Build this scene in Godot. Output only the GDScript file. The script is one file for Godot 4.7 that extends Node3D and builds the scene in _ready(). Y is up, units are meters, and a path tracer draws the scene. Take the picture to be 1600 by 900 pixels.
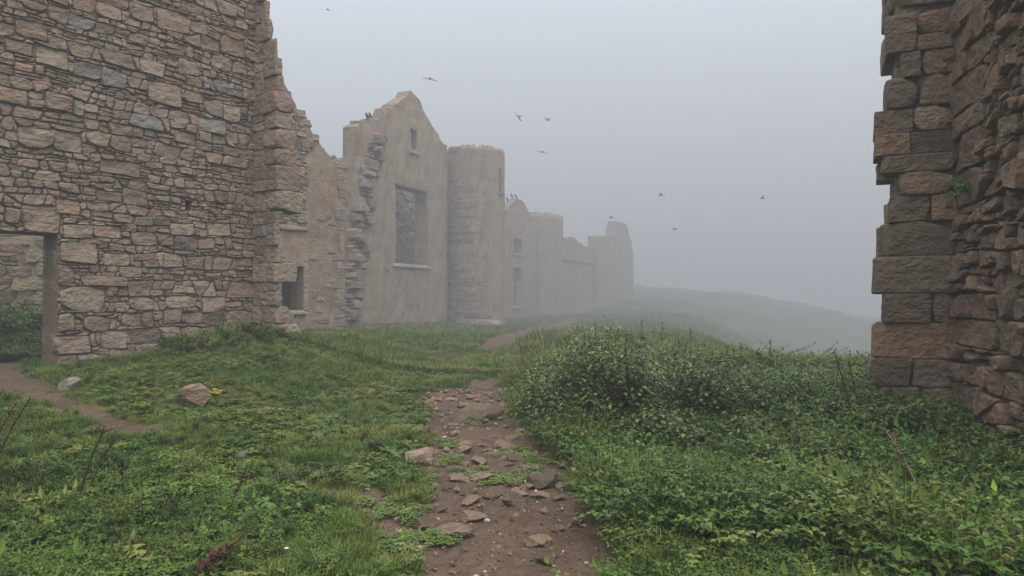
extends Node3D
# A ruined clifftop castle in fog. World: camera at the origin's height EYE looking along -z; "d" is the depth along -z.

const F := 1100.0
const EYE := 1.6
const HZ := 465.0

var rng := RandomNumberGenerator.new()
var lump := FastNoiseLite.new()
var fine := FastNoiseLite.new()
var M := {}
var used := {}
var block_meshes := []
var rock_meshes := []


# ------------------------------------------------------------------ mesh builder
class MB:
	var v := PackedVector3Array()
	var c := PackedColorArray()
	var t := PackedInt32Array()
	func vert(p: Vector3, col: Color) -> int:
		v.append(p)
		c.append(col)
		return v.size() - 1
	func tri(a: int, b: int, d: int) -> void:      # counter-clockwise seen from outside
		t.append(a)
		t.append(d)
		t.append(b)
	func quad(a: int, b: int, d: int, e: int) -> void:
		tri(a, b, d)
		tri(a, d, e)
	func commit() -> ArrayMesh:
		var n := PackedVector3Array()
		n.resize(v.size())
		for k in range(0, t.size(), 3):
			var a := v[t[k]]
			var fn := (v[t[k + 2]] - a).cross(v[t[k + 1]] - a)
			n[t[k]] += fn
			n[t[k + 1]] += fn
			n[t[k + 2]] += fn
		for k in n.size():
			n[k] = n[k].normalized() if n[k].length_squared() > 1e-20 else Vector3.UP
		var arr := []
		arr.resize(Mesh.ARRAY_MAX)
		arr[Mesh.ARRAY_VERTEX] = v
		arr[Mesh.ARRAY_NORMAL] = n
		arr[Mesh.ARRAY_COLOR] = c
		arr[Mesh.ARRAY_INDEX] = t
		var m := ArrayMesh.new()
		m.add_surface_from_arrays(Mesh.PRIMITIVE_TRIANGLES, arr)
		return m


func numbered(called: String) -> String:
	used[called] = used.get(called, 0) + 1
	return called if used[called] == 1 else "%s_%03d" % [called, used[called] - 1]


func tag(o: Node3D, label: String, category: String, group := "", kind := "") -> Node3D:
	if label:
		o.set_meta("label", label)
	if category:
		o.set_meta("category", category)
	if group:
		o.set_meta("group", group)
	if kind:
		o.set_meta("kind", kind)
	return o


func base(called: String, at: Vector3, turn := Basis.IDENTITY) -> Node3D:
	var o := Node3D.new()
	o.name = numbered(called)
	add_child(o)
	o.transform = Transform3D(turn, at)
	return o


func part(called: String, mesh: Mesh, mat: Material, parent: Node3D = null, xf := Transform3D.IDENTITY) -> MeshInstance3D:
	var o := MeshInstance3D.new()
	o.mesh = mesh
	o.material_override = mat
	o.transform = xf
	if parent == null:
		o.name = numbered(called)
		add_child(o)
	else:
		o.name = called
		parent.add_child(o, true)
	return o


func rf(a: float, b: float) -> float:
	return rng.randf_range(a, b)


# ------------------------------------------------------------------ materials
func noise_image(size: int, freq: float, oct: int, sd: int, type := FastNoiseLite.TYPE_SIMPLEX_SMOOTH) -> Image:
	var n := FastNoiseLite.new()
	n.seed = sd
	n.noise_type = type
	n.frequency = freq
	n.fractal_type = FastNoiseLite.FRACTAL_FBM
	n.fractal_octaves = oct
	n.fractal_gain = 0.58
	return n.get_seamless_image(size, size, false, false, 0.12, true)


func surface_texture(size: int, sd: int, lo: Color, hi: Color, patch: Color, patch_share: float, specks: Array, streak := 1) -> ImageTexture:
	var a := noise_image(size, 0.012, 5, sd)
	var b := noise_image(size, 0.09, 3, sd + 1)
	var p := noise_image(size, 0.006, 5, sd + 2)
	var im := Image.create(size, size, false, Image.FORMAT_RGB8)
	for y in size:
		for x in size:
			var k: float = a.get_pixel(x, y).r * 0.6 + b.get_pixel(x, y).r * 0.4
			var col := lo.lerp(hi, k)
			var q: float = smoothstep(1.0 - patch_share - 0.12, 1.0 - patch_share + 0.12, p.get_pixel((x * streak) % size, y).r * 0.8 + b.get_pixel(x, y).r * 0.2)
			im.set_pixel(x, y, col.lerp(patch, q * 0.75))
	var r := RandomNumberGenerator.new()
	r.seed = sd
	for s in specks:
		for k in int(s[1]):
			var x := r.randi_range(1, size - 2)
			var y := r.randi_range(1, size - 2)
			im.set_pixel(x, y, im.get_pixel(x, y).lerp(s[0], r.randf_range(0.3, 0.9)))
			if r.randf() < 0.5:
				im.set_pixel(x + 1, y, im.get_pixel(x + 1, y).lerp(s[0], r.randf_range(0.2, 0.7)))
	im.generate_mipmaps()
	return ImageTexture.create_from_image(im)


func mat(called: String, tex: Texture2D, scale: float, rough: float, bump: Texture2D = null, depth := 0.0, colored := true) -> StandardMaterial3D:
	var m := StandardMaterial3D.new()
	m.resource_name = called
	m.albedo_texture = tex
	m.roughness = rough
	m.metallic_specular = 0.3
	m.vertex_color_use_as_albedo = colored
	m.uv1_triplanar = true
	m.uv1_world_triplanar = true
	m.uv1_scale = Vector3.ONE * scale
	if bump:
		m.heightmap_enabled = true
		m.heightmap_texture = bump
		m.heightmap_scale = depth
	M[called] = m
	return m


func plain(called: String, col: Color, rough: float, colored := false, back := 0.0) -> StandardMaterial3D:
	var m := StandardMaterial3D.new()
	m.resource_name = called
	m.albedo_color = col
	m.roughness = rough
	m.metallic_specular = 0.28
	m.vertex_color_use_as_albedo = colored
	m.cull_mode = BaseMaterial3D.CULL_DISABLED
	if back > 0.0:
		m.backlight_enabled = true
		m.backlight = Color(back, back, back * 0.7)
	M[called] = m
	return m


func make_materials() -> void:
	var rough_a := ImageTexture.create_from_image(noise_image(512, 0.018, 6, 11))
	var rough_b := ImageTexture.create_from_image(noise_image(512, 0.05, 4, 23))
	var granite := surface_texture(512, 3, Color(0.74, 0.72, 0.7), Color(1, 0.99, 0.97), Color(0.72, 0.7, 0.64), 0.3, [[Color(1, 1, 0.97), 1500], [Color(0.3, 0.27, 0.25), 2600]])
	var harl := surface_texture(512, 31, Color(0.72, 0.7, 0.68), Color(1, 0.985, 0.965), Color(0.68, 0.63, 0.58), 0.4, [[Color(0.5, 0.46, 0.43), 1500]], 2)
	var soil := surface_texture(512, 41, Color(0.66, 0.62, 0.6), Color(1, 0.98, 0.95), Color(0.72, 0.7, 0.64), 0.3, [[Color(1, 0.97, 0.92), 260], [Color(0.25, 0.22, 0.2), 2200]])
	var turf := surface_texture(512, 51, Color(0.55, 0.58, 0.5), Color(1, 1, 0.92), Color(0.8, 0.72, 0.5), 0.25, [[Color(0.35, 0.36, 0.25), 9000], [Color(1, 1, 0.7), 5000]])
	mat("stone", granite, 0.9, 0.92, rough_a, 5.0)
	mat("rock", granite, 2.2, 0.9, rough_a, 3.0)
	mat("mortar", soil, 1.4, 1.0, rough_b, 3.0)
	mat("harling", harl, 0.3, 0.95, rough_b, 2.5)
	mat("mud", soil, 0.9, 0.75, rough_a, 3.5)
	mat("turf", turf, 0.7, 1.0, rough_b, 4.0)
	plain("grass", Color(1, 1, 1), 0.55, true, 0.3)
	plain("leaf", Color(1, 1, 1), 0.4, true, 0.22)
	plain("dry_stem", Color(1, 1, 1), 0.85, true)
	plain("feather", Color(0.09, 0.09, 0.1), 0.7)
	plain("petal", Color(1, 1, 1), 0.7, true, 0.4)


# ------------------------------------------------------------------ terrain
# each track: points (x, d, half width)
var tracks := {
	"path": [Vector3(0.0, -7, 0.75), Vector3(0.0, 2.0, 0.72), Vector3(0.0, 4.05, 0.68), Vector3(-0.07, 5.25, 0.74), Vector3(-0.1, 6.4, 0.74), Vector3(-0.28, 7.8, 0.64), Vector3(-0.5, 9.5, 0.58), Vector3(-0.74, 11.2, 0.74), Vector3(-0.46, 12.5, 0.4), Vector3(-0.4, 13.8, 0.15)],
	"side_path": [Vector3(-9.8, 13.2, 0.5), Vector3(-8.35, 11.2, 0.48), Vector3(-6.6, 9.6, 0.32), Vector3(-5.3, 8.5, 0.25), Vector3(-4.2, 7.75, 0.2), Vector3(-3.4, 7.45, 0.14), Vector3(-3.0, 7.4, 0.05)],
	"hill_track": [Vector3(17.5, 66, 0.1), Vector3(18.6, 61, 0.7), Vector3(19, 55, 0.8), Vector3(17.8, 50, 0.7), Vector3(15.5, 46, 0.1)],
	"far_path": [Vector3(-0.9, 22.5, 0.3), Vector3(-0.3, 26, 0.8), Vector3(0.9, 31.5, 0.95), Vector3(2.3, 37, 0.95), Vector3(3.4, 44, 0.4), Vector3(4.3, 48, 0.1)],
	"bare_earth": [Vector3(-2.45, 6.75, 0.1), Vector3(-2.0, 6.65, 0.26), Vector3(-1.7, 6.6, 0.12)],
	"worn_earth": [Vector3(-1.85, 5.85, 0.05), Vector3(-1.5, 5.85, 0.16), Vector3(-1.1, 5.75, 0.1), Vector3(-1.0, 5.2, 0.3), Vector3(-0.75, 4.9, 0.3), Vector3(-0.7, 4.3, 0.2)],
}


func track_mask(pts: Array, x: float, d: float) -> float:
	var best := 9.0
	var p := Vector2(x, d)
	for k in pts.size() - 1:
		var a: Vector3 = pts[k]
		var b: Vector3 = pts[k + 1]
		if d < min(a.y, b.y) - 1.2 or d > max(a.y, b.y) + 1.2:
			continue
		var av := Vector2(a.x, a.y)
		var ab := Vector2(b.x, b.y) - av
		var t: float = clamp((p - av).dot(ab) / ab.length_squared(), 0.0, 1.0)
		best = min(best, (p - av - ab * t).length() - lerp(a.z, b.z, t))
	if best > 1.0:
		return 0.0
	best += lump.get_noise_2d(x * 60, d * 60) * 0.22 + fine.get_noise_2d(x * 40, d * 40) * 0.16
	return 1.0 - smoothstep(-0.14, 0.12, best)


func bare(x: float, d: float) -> float:
	var m := 0.0
	for k in tracks:
		m = max(m, track_mask(tracks[k], x, d))
	return m


func crest(u: float) -> float:
	var pts := [Vector2(-1.0, 3.2), Vector2(0.17, 3.1), Vector2(0.3, 2.1), Vector2(0.41, 0.5), Vector2(0.5, -2.0), Vector2(0.75, -5.0), Vector2(2.0, -8.0)]
	for k in pts.size() - 1:
		if u < pts[k + 1].x:
			return lerp(pts[k].y, pts[k + 1].y, smoothstep(pts[k].x, pts[k + 1].x, u) * 0.4 + 0.6 * clamp((u - pts[k].x) / (pts[k + 1].x - pts[k].x), 0.0, 1.0))
	return -8.0


func land(x: float, d: float) -> float:
	var u: float = x / max(d, 6.0)
	var h: float = 0.52 * smoothstep(-1.5, -5.4, x) * smoothstep(4.5, 12.5, d) * (1.0 - 0.6 * smoothstep(15.0, 30.0, d))
	h += 0.24 * exp(-((x + 5.0) * (x + 5.0) / 3.0 + (d - 14.0) * (d - 14.0) / 5.0))
	h += 0.16 * exp(-((x + 2.6) * (x + 2.6) / 3.0 + (d - 12.5) * (d - 12.5) / 6.0))
	h += 0.1 * smoothstep(14.0, 34.0, d) + 0.22 * smoothstep(40.0, 62.0, d) + 0.5 * smoothstep(62.0, 90.0, d)
	h += 0.16 * smoothstep(0.5, 3.0, x) * smoothstep(5.5, 11.0, d) * (1.0 - smoothstep(13.5, 20.0, d))
	var drop := smoothstep(0.19, 0.5, u)
	h += -4.5 * drop * smoothstep(11.5, 46.0, d) * (1.0 - smoothstep(50.0, 112.0, d))
	if d > 55.0:
		h = lerp(h, crest(u), smoothstep(55.0, 112.0, d))
	h -= 12.0 * smoothstep(114.0, 260.0, d)
	h += (lump.get_noise_2d(x * 3 + 40, d * 3) * 0.9 + lump.get_noise_2d(x * 12, d * 12 + 60) * 0.3) * smoothstep(38.0, 70.0, d)
	h += lump.get_noise_2d(x * 9, d * 9) * 0.12 * smoothstep(3.0, 9.0, d) + lump.get_noise_2d(x * 45 + 300, d * 45) * 0.05
	return h


func ground(x: float, d: float) -> float:
	return land(x, d) - 0.09 * bare(x, d)


func axis(stops: Array) -> PackedFloat32Array:      # [from, step, to, step, to ...]
	var out := PackedFloat32Array()
	var x: float = stops[0]
	for k in range(1, stops.size(), 2):
		while x < stops[k + 1] - stops[k] * 0.3:
			out.append(x)
			x += stops[k]
		x = stops[k + 1]
	out.append(x)
	return out


func make_ground() -> void:
	var xs := axis([-300, 30, -60, 5, -24, 0.8, -11, 0.2, -4.5, 0.12, 3.0, 0.2, 7, 0.6, 20, 2.5, 60, 6, 120, 30, 330])
	var ds := axis([-60, 8, -8, 0.8, 2, 0.12, 9, 0.16, 15, 0.3, 26, 0.6, 50, 1.6, 130, 10, 200, 40, 440])
	var mb := MB.new()
	for d in ds:
		for x in xs:
			var k: float = clamp(0.5 + lump.get_noise_2d(x * 14 + 77, d * 14) * 0.5 + lump.get_noise_2d(x * 4, d * 4 + 11) * 0.6, 0.0, 1.0)
			mb.vert(Vector3(x, ground(x, d), -d), Color(0.064, 0.1, 0.026).lerp(Color(0.15, 0.16, 0.05), k))
	var w := xs.size()
	for j in ds.size() - 1:
		for i in w - 1:
			var a := j * w + i
			mb.quad(a, a + 1, a + w + 1, a + w)
	tag(part("ground", mb.commit(), M.turf), "grassy clifftop ground sloping away into the fog", "", "", "structure")
	for called in tracks:
		make_track(called)


func make_track(called: String) -> void:
	var pts: Array = tracks[called]
	var lo := Vector2(1e9, 1e9)
	var hi := -lo
	for p in pts:
		lo = lo.min(Vector2(p.x - p.z - 0.4, p.y - p.z - 0.4))
		hi = hi.max(Vector2(p.x + p.z + 0.4, p.y + p.z + 0.4))
	var step := 0.3 if called in ["far_path", "hill_track"] else 0.09
	var mb := MB.new()
	var ids := {}
	for j in int((hi.y - lo.y) / step) + 1:
		for i in int((hi.x - lo.x) / step) + 1:
			var x := lo.x + i * step
			var d := lo.y + j * step
			if d < 1.5 and step < 0.2 and (i % 1 > 0):
				continue
			if track_mask(pts, x, d) > 0.01:
				var b: float = fine.get_noise_2d(x * 30, d * 30) * 0.012 + lump.get_noise_2d(x * 110, d * 110) * 0.02
				if called == "path":
					b += 0.05 * smoothstep(6.2, 7.2, d) * max(0.0, lump.get_noise_2d(x * 90 + 40, d * 90) + 0.2) * (1.0 - smoothstep(11.5, 12.5, d))
				var k := lump.get_noise_2d(x * 50 - 90, d * 50) * 0.5 + 0.5
				ids[Vector2i(i, j)] = mb.vert(Vector3(x, land(x, d) - 0.045 + b, -d), Color(0.118, 0.082, 0.062).lerp(Color(0.185, 0.135, 0.104), k))
	for p in ids:
		var a: int = ids[p]
		if ids.has(p + Vector2i(1, 0)) and ids.has(p + Vector2i(0, 1)) and ids.has(p + Vector2i(1, 1)):
			mb.quad(a, ids[p + Vector2i(1, 0)], ids[p + Vector2i(1, 1)], ids[p + Vector2i(0, 1)])
	var says := {
		"path": "muddy brown footpath strewn with stones", "side_path": "narrow trodden track leading to the doorway",
		"hill_track": "faint worn track crossing the foggy hillside", "far_path": "pale footpath curving past the round tower", "bare_earth": "small bare earth patch in the grass", "worn_earth": "worn bare earth beside the footpath"}
	tag(part(called, mb.commit(), M.mud), says[called], "", "", "structure")


# ------------------------------------------------------------------ masonry
func stone_color(warm := 0.5) -> Color:
	var r := rng.randf()
	var c := Color(0.31, 0.25, 0.214)
	if r < 0.14:
		c = Color(0.315, 0.238, 0.2)
	elif r < 0.17:
		c = Color(0.35, 0.265, 0.2)
	elif r < 0.21:
		c = Color(0.26, 0.25, 0.245)
	elif r < 0.34:
		c = Color(0.25, 0.202, 0.172)
	elif r < 0.5:
		c = Color(0.35, 0.295, 0.252)
	var k := rf(0.88, 1.12)
	return Color(c.r * k * tint.r, c.g * k * tint.g, c.b * k * tint.b)


func frame(px_x: float, d: float, ux: float, ud: float) -> Transform3D:   # a wall plane: x along it, y up, z towards the viewer
	var u := Vector3(ux, 0, -ud).normalized()
	return Transform3D(Basis(u, Vector3.UP, u.cross(Vector3.UP)), Vector3((px_x - 800.0) / F * d, 0, -d))


func onto(fr: Transform3D, x: float, y: float, w := 0.0) -> Vector2:         # where the sight line through a pixel meets that plane (moved w along its normal)
	var dir := Vector3((x - 800.0) / F, (HZ - y) / F, -1.0)
	var o := Vector3(0, EYE, 0)
	var n := fr.basis.z
	var t := (fr.origin + n * w - o).dot(n) / dir.dot(n)
	var p := o + dir * t - fr.origin
	return Vector2(p.dot(fr.basis.x), p.y)


func profile(pts: Array, x: float) -> float:
	if x <= pts[0].x:
		return pts[0].y
	for k in pts.size() - 1:
		if x <= pts[k + 1].x:
			return lerp(pts[k].y, pts[k + 1].y, (x - pts[k].x) / max(pts[k + 1].x - pts[k].x, 1e-5))
	return pts[-1].y


func wall_slab(u0: float, u1: float, step: float, v0: float, tops: Array, holes: Array, thick: float, rough: float, ragged: float, ca: Color, cb: Color) -> ArrayMesh:
	var us := []
	var vs := []
	var vmax := -99.0
	for p in tops:
		vmax = max(vmax, p.y)
	var n := int(ceil((u1 - u0) / step))
	for k in n + 1:
		us.append(lerp(u0, u1, float(k) / n))
	n = int(ceil((vmax + 0.2 - v0) / step))
	for k in n + 1:
		vs.append(lerp(v0, vmax + 0.2, float(k) / n))
	for h in holes:
		for e in [h.position.x, h.end.x]:
			us = us.filter(func(q): return abs(q - e) > step * 0.35)
			us.append(e)
		for e in [h.position.y, h.end.y]:
			vs = vs.filter(func(q): return abs(q - e) > step * 0.35)
			vs.append(e)
	us.sort()
	vs.sort()
	var top := []
	for u in us:
		top.append(profile(tops, u) + fine.get_noise_2d(u * 55, v0 * 9 + u1) * ragged)
	var mb := MB.new()
	var nu := us.size()
	var nv := vs.size()
	var kept := {}
	for j in nv - 1:
		for i in nu - 1:
			if vs[j] >= max(top[i], top[i + 1]) - 0.01:
				continue
			var c := Vector2((us[i] + us[i + 1]) / 2, (vs[j] + vs[j + 1]) / 2)
			var open := false
			for h in holes:
				open = open or h.has_point(c)
			if not open:
				kept[Vector2i(i, j)] = true
	var at := func(i: int, j: int, w: float) -> Vector3:
		return Vector3(us[i], min(vs[j], top[i]), w)
	for j in nv:
		for i in nu:
			var k := lump.get_noise_2d(us[i] * 22 + u1 * 50, vs[j] * 22) * 0.5 + 0.5
			mb.vert(at.call(i, j, rough * (lump.get_noise_2d(us[i] * 30, vs[j] * 30 + u1 * 90) + fine.get_noise_2d(us[i] * 40, vs[j] * 40) * 0.7)), ca.lerp(cb, k))
	for j in nv:
		for i in nu:
			mb.vert(at.call(i, j, -thick), ca)
	var off := nu * nv
	for p in kept:
		var a: int = p.y * nu + p.x
		mb.quad(a, a + 1, a + nu + 1, a + nu)
		mb.quad(off + a + 1, off + a, off + a + nu, off + a + nu + 1)
		for side in [[Vector2i(0, -1), a + 1, a], [Vector2i(1, 0), a + nu + 1, a + 1], [Vector2i(0, 1), a + nu, a + nu + 1], [Vector2i(-1, 0), a, a + nu]]:
			if not kept.has(p + side[0]):
				var q := []
				for id in [side[1], side[2], off + side[2], off + side[1]]:
					q.append(mb.vert(mb.v[id], mb.c[id]))
				mb.quad(q[0], q[1], q[2], q[3])
	return mb.commit()


func rough_poly(poly: PackedVector2Array, cut := 0.11, jit := 0.02) -> PackedVector2Array:
	var a := PackedVector2Array()
	var n := poly.size()
	for k in n:
		var p := poly[k]
		var q := poly[(k + 1) % n]
		a.append(p)
		if p.distance_to(q) > 0.11:
			var nrm := (q - p).orthogonal().normalized()
			a.append(p.lerp(q, rf(0.35, 0.65)) + nrm * rf(-jit, jit))
	var b := PackedVector2Array()
	n = a.size()
	for k in n:
		var p := a[k]
		var q := a[(k + 1) % n]
		if rng.randf() < 0.6:
			b.append(p.lerp(q, cut))
			b.append(p.lerp(q, 1.0 - cut))
		else:
			b.append(p.lerp(q, 0.5))
	return b


func area_of(poly: PackedVector2Array) -> float:
	var s := 0.0
	for k in poly.size():
		s += poly[k].cross(poly[(k + 1) % poly.size()])
	return s / 2


func largest(list: Array) -> PackedVector2Array:
	var best := PackedVector2Array()
	var most := 0.0
	for p in list:
		var s := absf(area_of(p))
		if s > most:
			most = s
			best = p
	return best


func add_stone(mb: MB, poly: PackedVector2Array, out: float, back: float, col: Color, bevel := 0.017) -> void:
	if area_of(poly) < 0:
		poly = poly.duplicate()
		poly.reverse()
	var c := Vector2.ZERO
	for p in poly:
		c += p
	c /= poly.size()
	var size := sqrt(absf(area_of(poly)))
	var tilt := Vector2(rf(-0.11, 0.11), rf(-0.15, 0.13))
	var k2: float = 1.0 - clamp(bevel / max(size * 0.5, 0.01), 0.07, 0.4)
	var sd := rf(0, 900)
	var rows := []
	for lay in [[1.0, -back, 0.0], [1.0, out - bevel * 1.3, 0.2], [k2, out, 1.0], [k2 * 0.55, out, 1.0]]:
		var row := []
		for p in poly:
			var q: Vector2 = c + (p - c) * lay[0]
			var w: float = lay[1]
			if lay[2] > 0.1:
				w += lay[2] * (tilt.dot(q - c) + (fine.get_noise_2d(q.x * 60 + sd, q.y * 60) * 0.2) * min(size, 0.35) * 0.7)
			row.append(mb.vert(Vector3(q.x, q.y, w), col))
		rows.append(row)
	var face := []
	for id in rows[2]:
		face.append(mb.vert(mb.v[id], col))
	var mid := mb.vert(Vector3(c.x, c.y, out + rf(-0.012, 0.014)), col)
	var n := poly.size()
	for r in 3:
		for k in n:
			var e := (k + 1) % n
			var low: Array = face if r == 2 else rows[r]
			mb.quad(low[k], low[e], rows[r + 1][e], rows[r + 1][k])
	for k in n:
		mb.tri(rows[3][k], rows[3][(k + 1) % n], mid)


func rubble(outline: PackedVector2Array, holes: Array, fixed: Array, low: float, high: float, joint: float, wild := 0.05) -> Array:
	# roughly coursed rubble: wavy courses cut into single stones, stacked slivers and narrow pinnings
	var lo := Vector2(1e9, 1e9)
	var hi := -lo
	for p in outline:
		lo = lo.min(p)
		hi = hi.max(p)
	var raw := []
	var v := lo.y - 0.1
	var k := 0
	var off := rf(0, 500)
	while v < hi.y + 0.1:
		var h := low + (high - low) * pow(rng.randf(), 1.4)
		var yb := func(row: int, u: float, level: float) -> float:
			return level + (lump.get_noise_2d(u * 50 + off, row * 37.0) * 1.1 + fine.get_noise_2d(u * 30, row * 91.0 + off) * 0.5) * wild
		var u := lo.x - rf(0.1, 0.4)
		var lean := 0.0
		while u < hi.x + 0.1:
			var r := rng.randf()
			var w := h * rf(0.9, 2.3)
			var cuts := []
			if r > 0.88:
				w = h * rf(0.3, 0.7)
			elif r > 0.8:
				w = rf(0.16, 0.42)
				cuts = [rf(0.25, 0.42), rf(0.58, 0.76)]
			elif r > 0.54:
				w = rf(0.14, 0.44)
				cuts = [rf(0.3, 0.7)]
			w = clamp(w, 0.06, 0.62)
			var lean2 := rf(-0.22, 0.22) * h
			var quad := [Vector2(u - lean, yb.call(k, u - lean, v)), Vector2(u + w - lean2, yb.call(k, u + w - lean2, v)), Vector2(u + w + lean2, yb.call(k + 1, u + w + lean2, v + h)), Vector2(u + lean, yb.call(k + 1, u + lean, v + h))]
			var at := 0.0
			var at2 := 0.0
			for c in cuts + [1.0]:
				var cl: float = 1.0 if c == 1.0 else c + rf(-0.12, 0.12)
				var cr: float = 1.0 if c == 1.0 else c + rf(-0.12, 0.12)
				var a: Vector2 = quad[0].lerp(quad[3], at)
				var b: Vector2 = quad[1].lerp(quad[2], at2)
				var d: Vector2 = quad[1].lerp(quad[2], cr)
				var e: Vector2 = quad[0].lerp(quad[3], cl)
				if cuts.size() and w > 0.26 and rng.randf() < 0.45:       # a sliver broken in two
					var m := rf(0.3, 0.7)
					var m2 := m + rf(-0.1, 0.1)
					raw.append(PackedVector2Array([a, a.lerp(b, m), e.lerp(d, m2), e]))
					raw.append(PackedVector2Array([a.lerp(b, m), b, d, e.lerp(d, m2)]))
				else:
					raw.append(PackedVector2Array([a, b, d, e]))
				at = cl
				at2 = cr
			lean = lean2
			u += w
		v += h
		k += 1
	var out := []
	for poly in raw:
		var c: Vector2 = (poly[0] + poly[1] + poly[2] + poly[3]) / 4.0
		if not Geometry2D.is_point_in_polygon(c, outline):
			continue
		var bits := [poly]
		for hset in [holes, fixed]:
			for h in hset:
				var near := false
				for q in h:
					near = near or q.distance_to(c) < 1.6
				if not near and not Geometry2D.is_point_in_polygon(c, h):
					continue
				var left := []
				for b in bits:
					left.append_array(Geometry2D.clip_polygons(b, h))
				bits = left
		for b in bits:
			var convex: Array = [b] if b.size() <= 4 else Geometry2D.decompose_polygon_in_convex(b)
			for e in convex:
				var p := largest(Geometry2D.offset_polygon(e, -joint, Geometry2D.JOIN_MITER))
				if p.size() > 2 and absf(area_of(p)) > 0.0008:
					out.append(p)
	for h in fixed:
		var p := largest(Geometry2D.offset_polygon(h, -joint, Geometry2D.JOIN_MITER))
		if p.size() > 2:
			out.append(p)
	return out


func rect_poly(c: Vector2, w: float, h: float, jit: float) -> PackedVector2Array:
	var out := PackedVector2Array()
	for s in [Vector2(-1, -1), Vector2(1, -1), Vector2(1, 1), Vector2(-1, 1)]:
		out.append(c + Vector2(s.x * w / 2, s.y * h / 2) + Vector2(rf(-jit, jit), rf(-jit, jit)))
	return out


func lay_stones(polys: Array, root: Node3D, called: String, most: int, shown: Callable, out_lo: float, out_hi: float, back: float, bevel := 0.017) -> void:
	var ranked := []
	for p in polys:
		var c := Vector2.ZERO
		for q in p:
			c += q
		c /= p.size()
		ranked.append([absf(area_of(p)) if shown.call(c) else absf(area_of(p)) * 0.001, p])
	ranked.sort_custom(func(a, b): return a[0] > b[0])
	var rest := MB.new()
	for k in ranked.size():
		var p: PackedVector2Array = rough_poly(ranked[k][1])
		if k < most and ranked[k][0] > 0.004:
			var mb := MB.new()
			add_stone(mb, p, rf(out_lo, out_hi), back, stone_color(), bevel)
			part(called, mb.commit(), M.stone, root)
		else:
			add_stone(rest, p, rf(out_lo * 0.6, out_hi * 0.7), back, stone_color(), bevel)
	if rest.v.size():
		part("small_stones", rest.commit(), M.stone, root).set_meta("kind", "stuff")


func make_blocks() -> void:
	for s in 8:
		block_meshes.append(chunk(100 + s, 8, 26.0, 0.035, 6, false))
	for s in 7:
		rock_meshes.append(chunk(200 + s, 7, 3.0, 0.2, 13, true))


func chunk(sd: int, n: int, power: float, amount: float, planes: int, facets: bool) -> ArrayMesh:
	var r := RandomNumberGenerator.new()
	r.seed = sd
	var nn := FastNoiseLite.new()
	nn.seed = sd
	nn.frequency = 0.9
	nn.fractal_octaves = 3
	var cuts := []
	for k in planes:
		cuts.append([Vector3(r.randf_range(-1, 1), r.randf_range(-0.7, 1), r.randf_range(-1, 1)).normalized(), r.randf_range(0.52, 0.74) if facets else r.randf_range(0.96, 1.16)])
	var mb := MB.new()
	for axis_i in 3:
		for s in [-1, 1]:
			var first := mb.v.size()
			for j in n + 1:
				for i in n + 1:
					var a := 2.0 * i / n - 1.0
					var b := 2.0 * j / n - 1.0
					a = sign(a) * pow(absf(a), 0.75 if facets else 0.22)
					b = sign(b) * pow(absf(b), 0.75 if facets else 0.22)
					var p := Vector3(s, a * s, b) if axis_i == 0 else (Vector3(b, s, a * s) if axis_i == 1 else Vector3(a * s, b, s))
					var k := pow(pow(absf(p.x), power) + pow(absf(p.y), power) + pow(absf(p.z), power), 1.0 / power)
					p /= k
					p *= 1.0 + amount * nn.get_noise_3d(p.x, p.y, p.z) * 1.6
					for cut in cuts:
						var e: float = p.dot(cut[0]) - cut[1] * 1.15
						if e > 0:
							p -= cut[0] * e
					mb.vert(p * 0.5, Color(1, 1, 1))
			for j in n:
				for i in n:
					var a := first + j * (n + 1) + i
					mb.quad(a, a + 1, a + n + 2, a + n + 1)
	if facets:
		var flat := MB.new()
		for k in mb.t:
			flat.t.append(flat.vert(mb.v[k], Color(1, 1, 1)))
		return flat.commit()
	# weld so that the faces shade as one worn block
	var w := MB.new()
	var seen := {}
	var map := []
	for p in mb.v:
		var key := Vector3i((p * 2000.0).round())
		if not seen.has(key):
			seen[key] = w.vert(p, Color(1, 1, 1))
		map.append(seen[key])
	for k in mb.t:
		w.t.append(map[k])
	return w.commit()


var tint := Color(1, 1, 1)
var tones := {}
func tone(c: Color, from := "stone") -> StandardMaterial3D:        # a few shared tones of the stone material for the blocks that share a mesh
	var key := Vector4i(roundi(c.r * 70), roundi(c.g * 70), roundi(c.b * 70), from.length())
	if not tones.has(key):
		var m: StandardMaterial3D = M[from].duplicate()
		m.vertex_color_use_as_albedo = false
		m.albedo_color = Color(key.x / 70.0, key.y / 70.0, key.z / 70.0).linear_to_srgb()
		m.resource_name = "stone_tone"
		tones[key] = m
	return tones[key]


func put_block(parent: Node3D, lo: Vector3, hi: Vector3, called := "stone", col := Color(0, 0, 0, 0), turn := 0.03) -> MeshInstance3D:
	var s := hi - lo
	var b := Basis.from_euler(Vector3(rf(-turn, turn), rf(-turn, turn), rf(-turn, turn))) * Basis.from_scale(s * 1.02)
	return part(called, block_meshes[rng.randi() % block_meshes.size()], tone(col if col.a > 0 else stone_color()), parent, Transform3D(b, (lo + hi) / 2))


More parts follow.
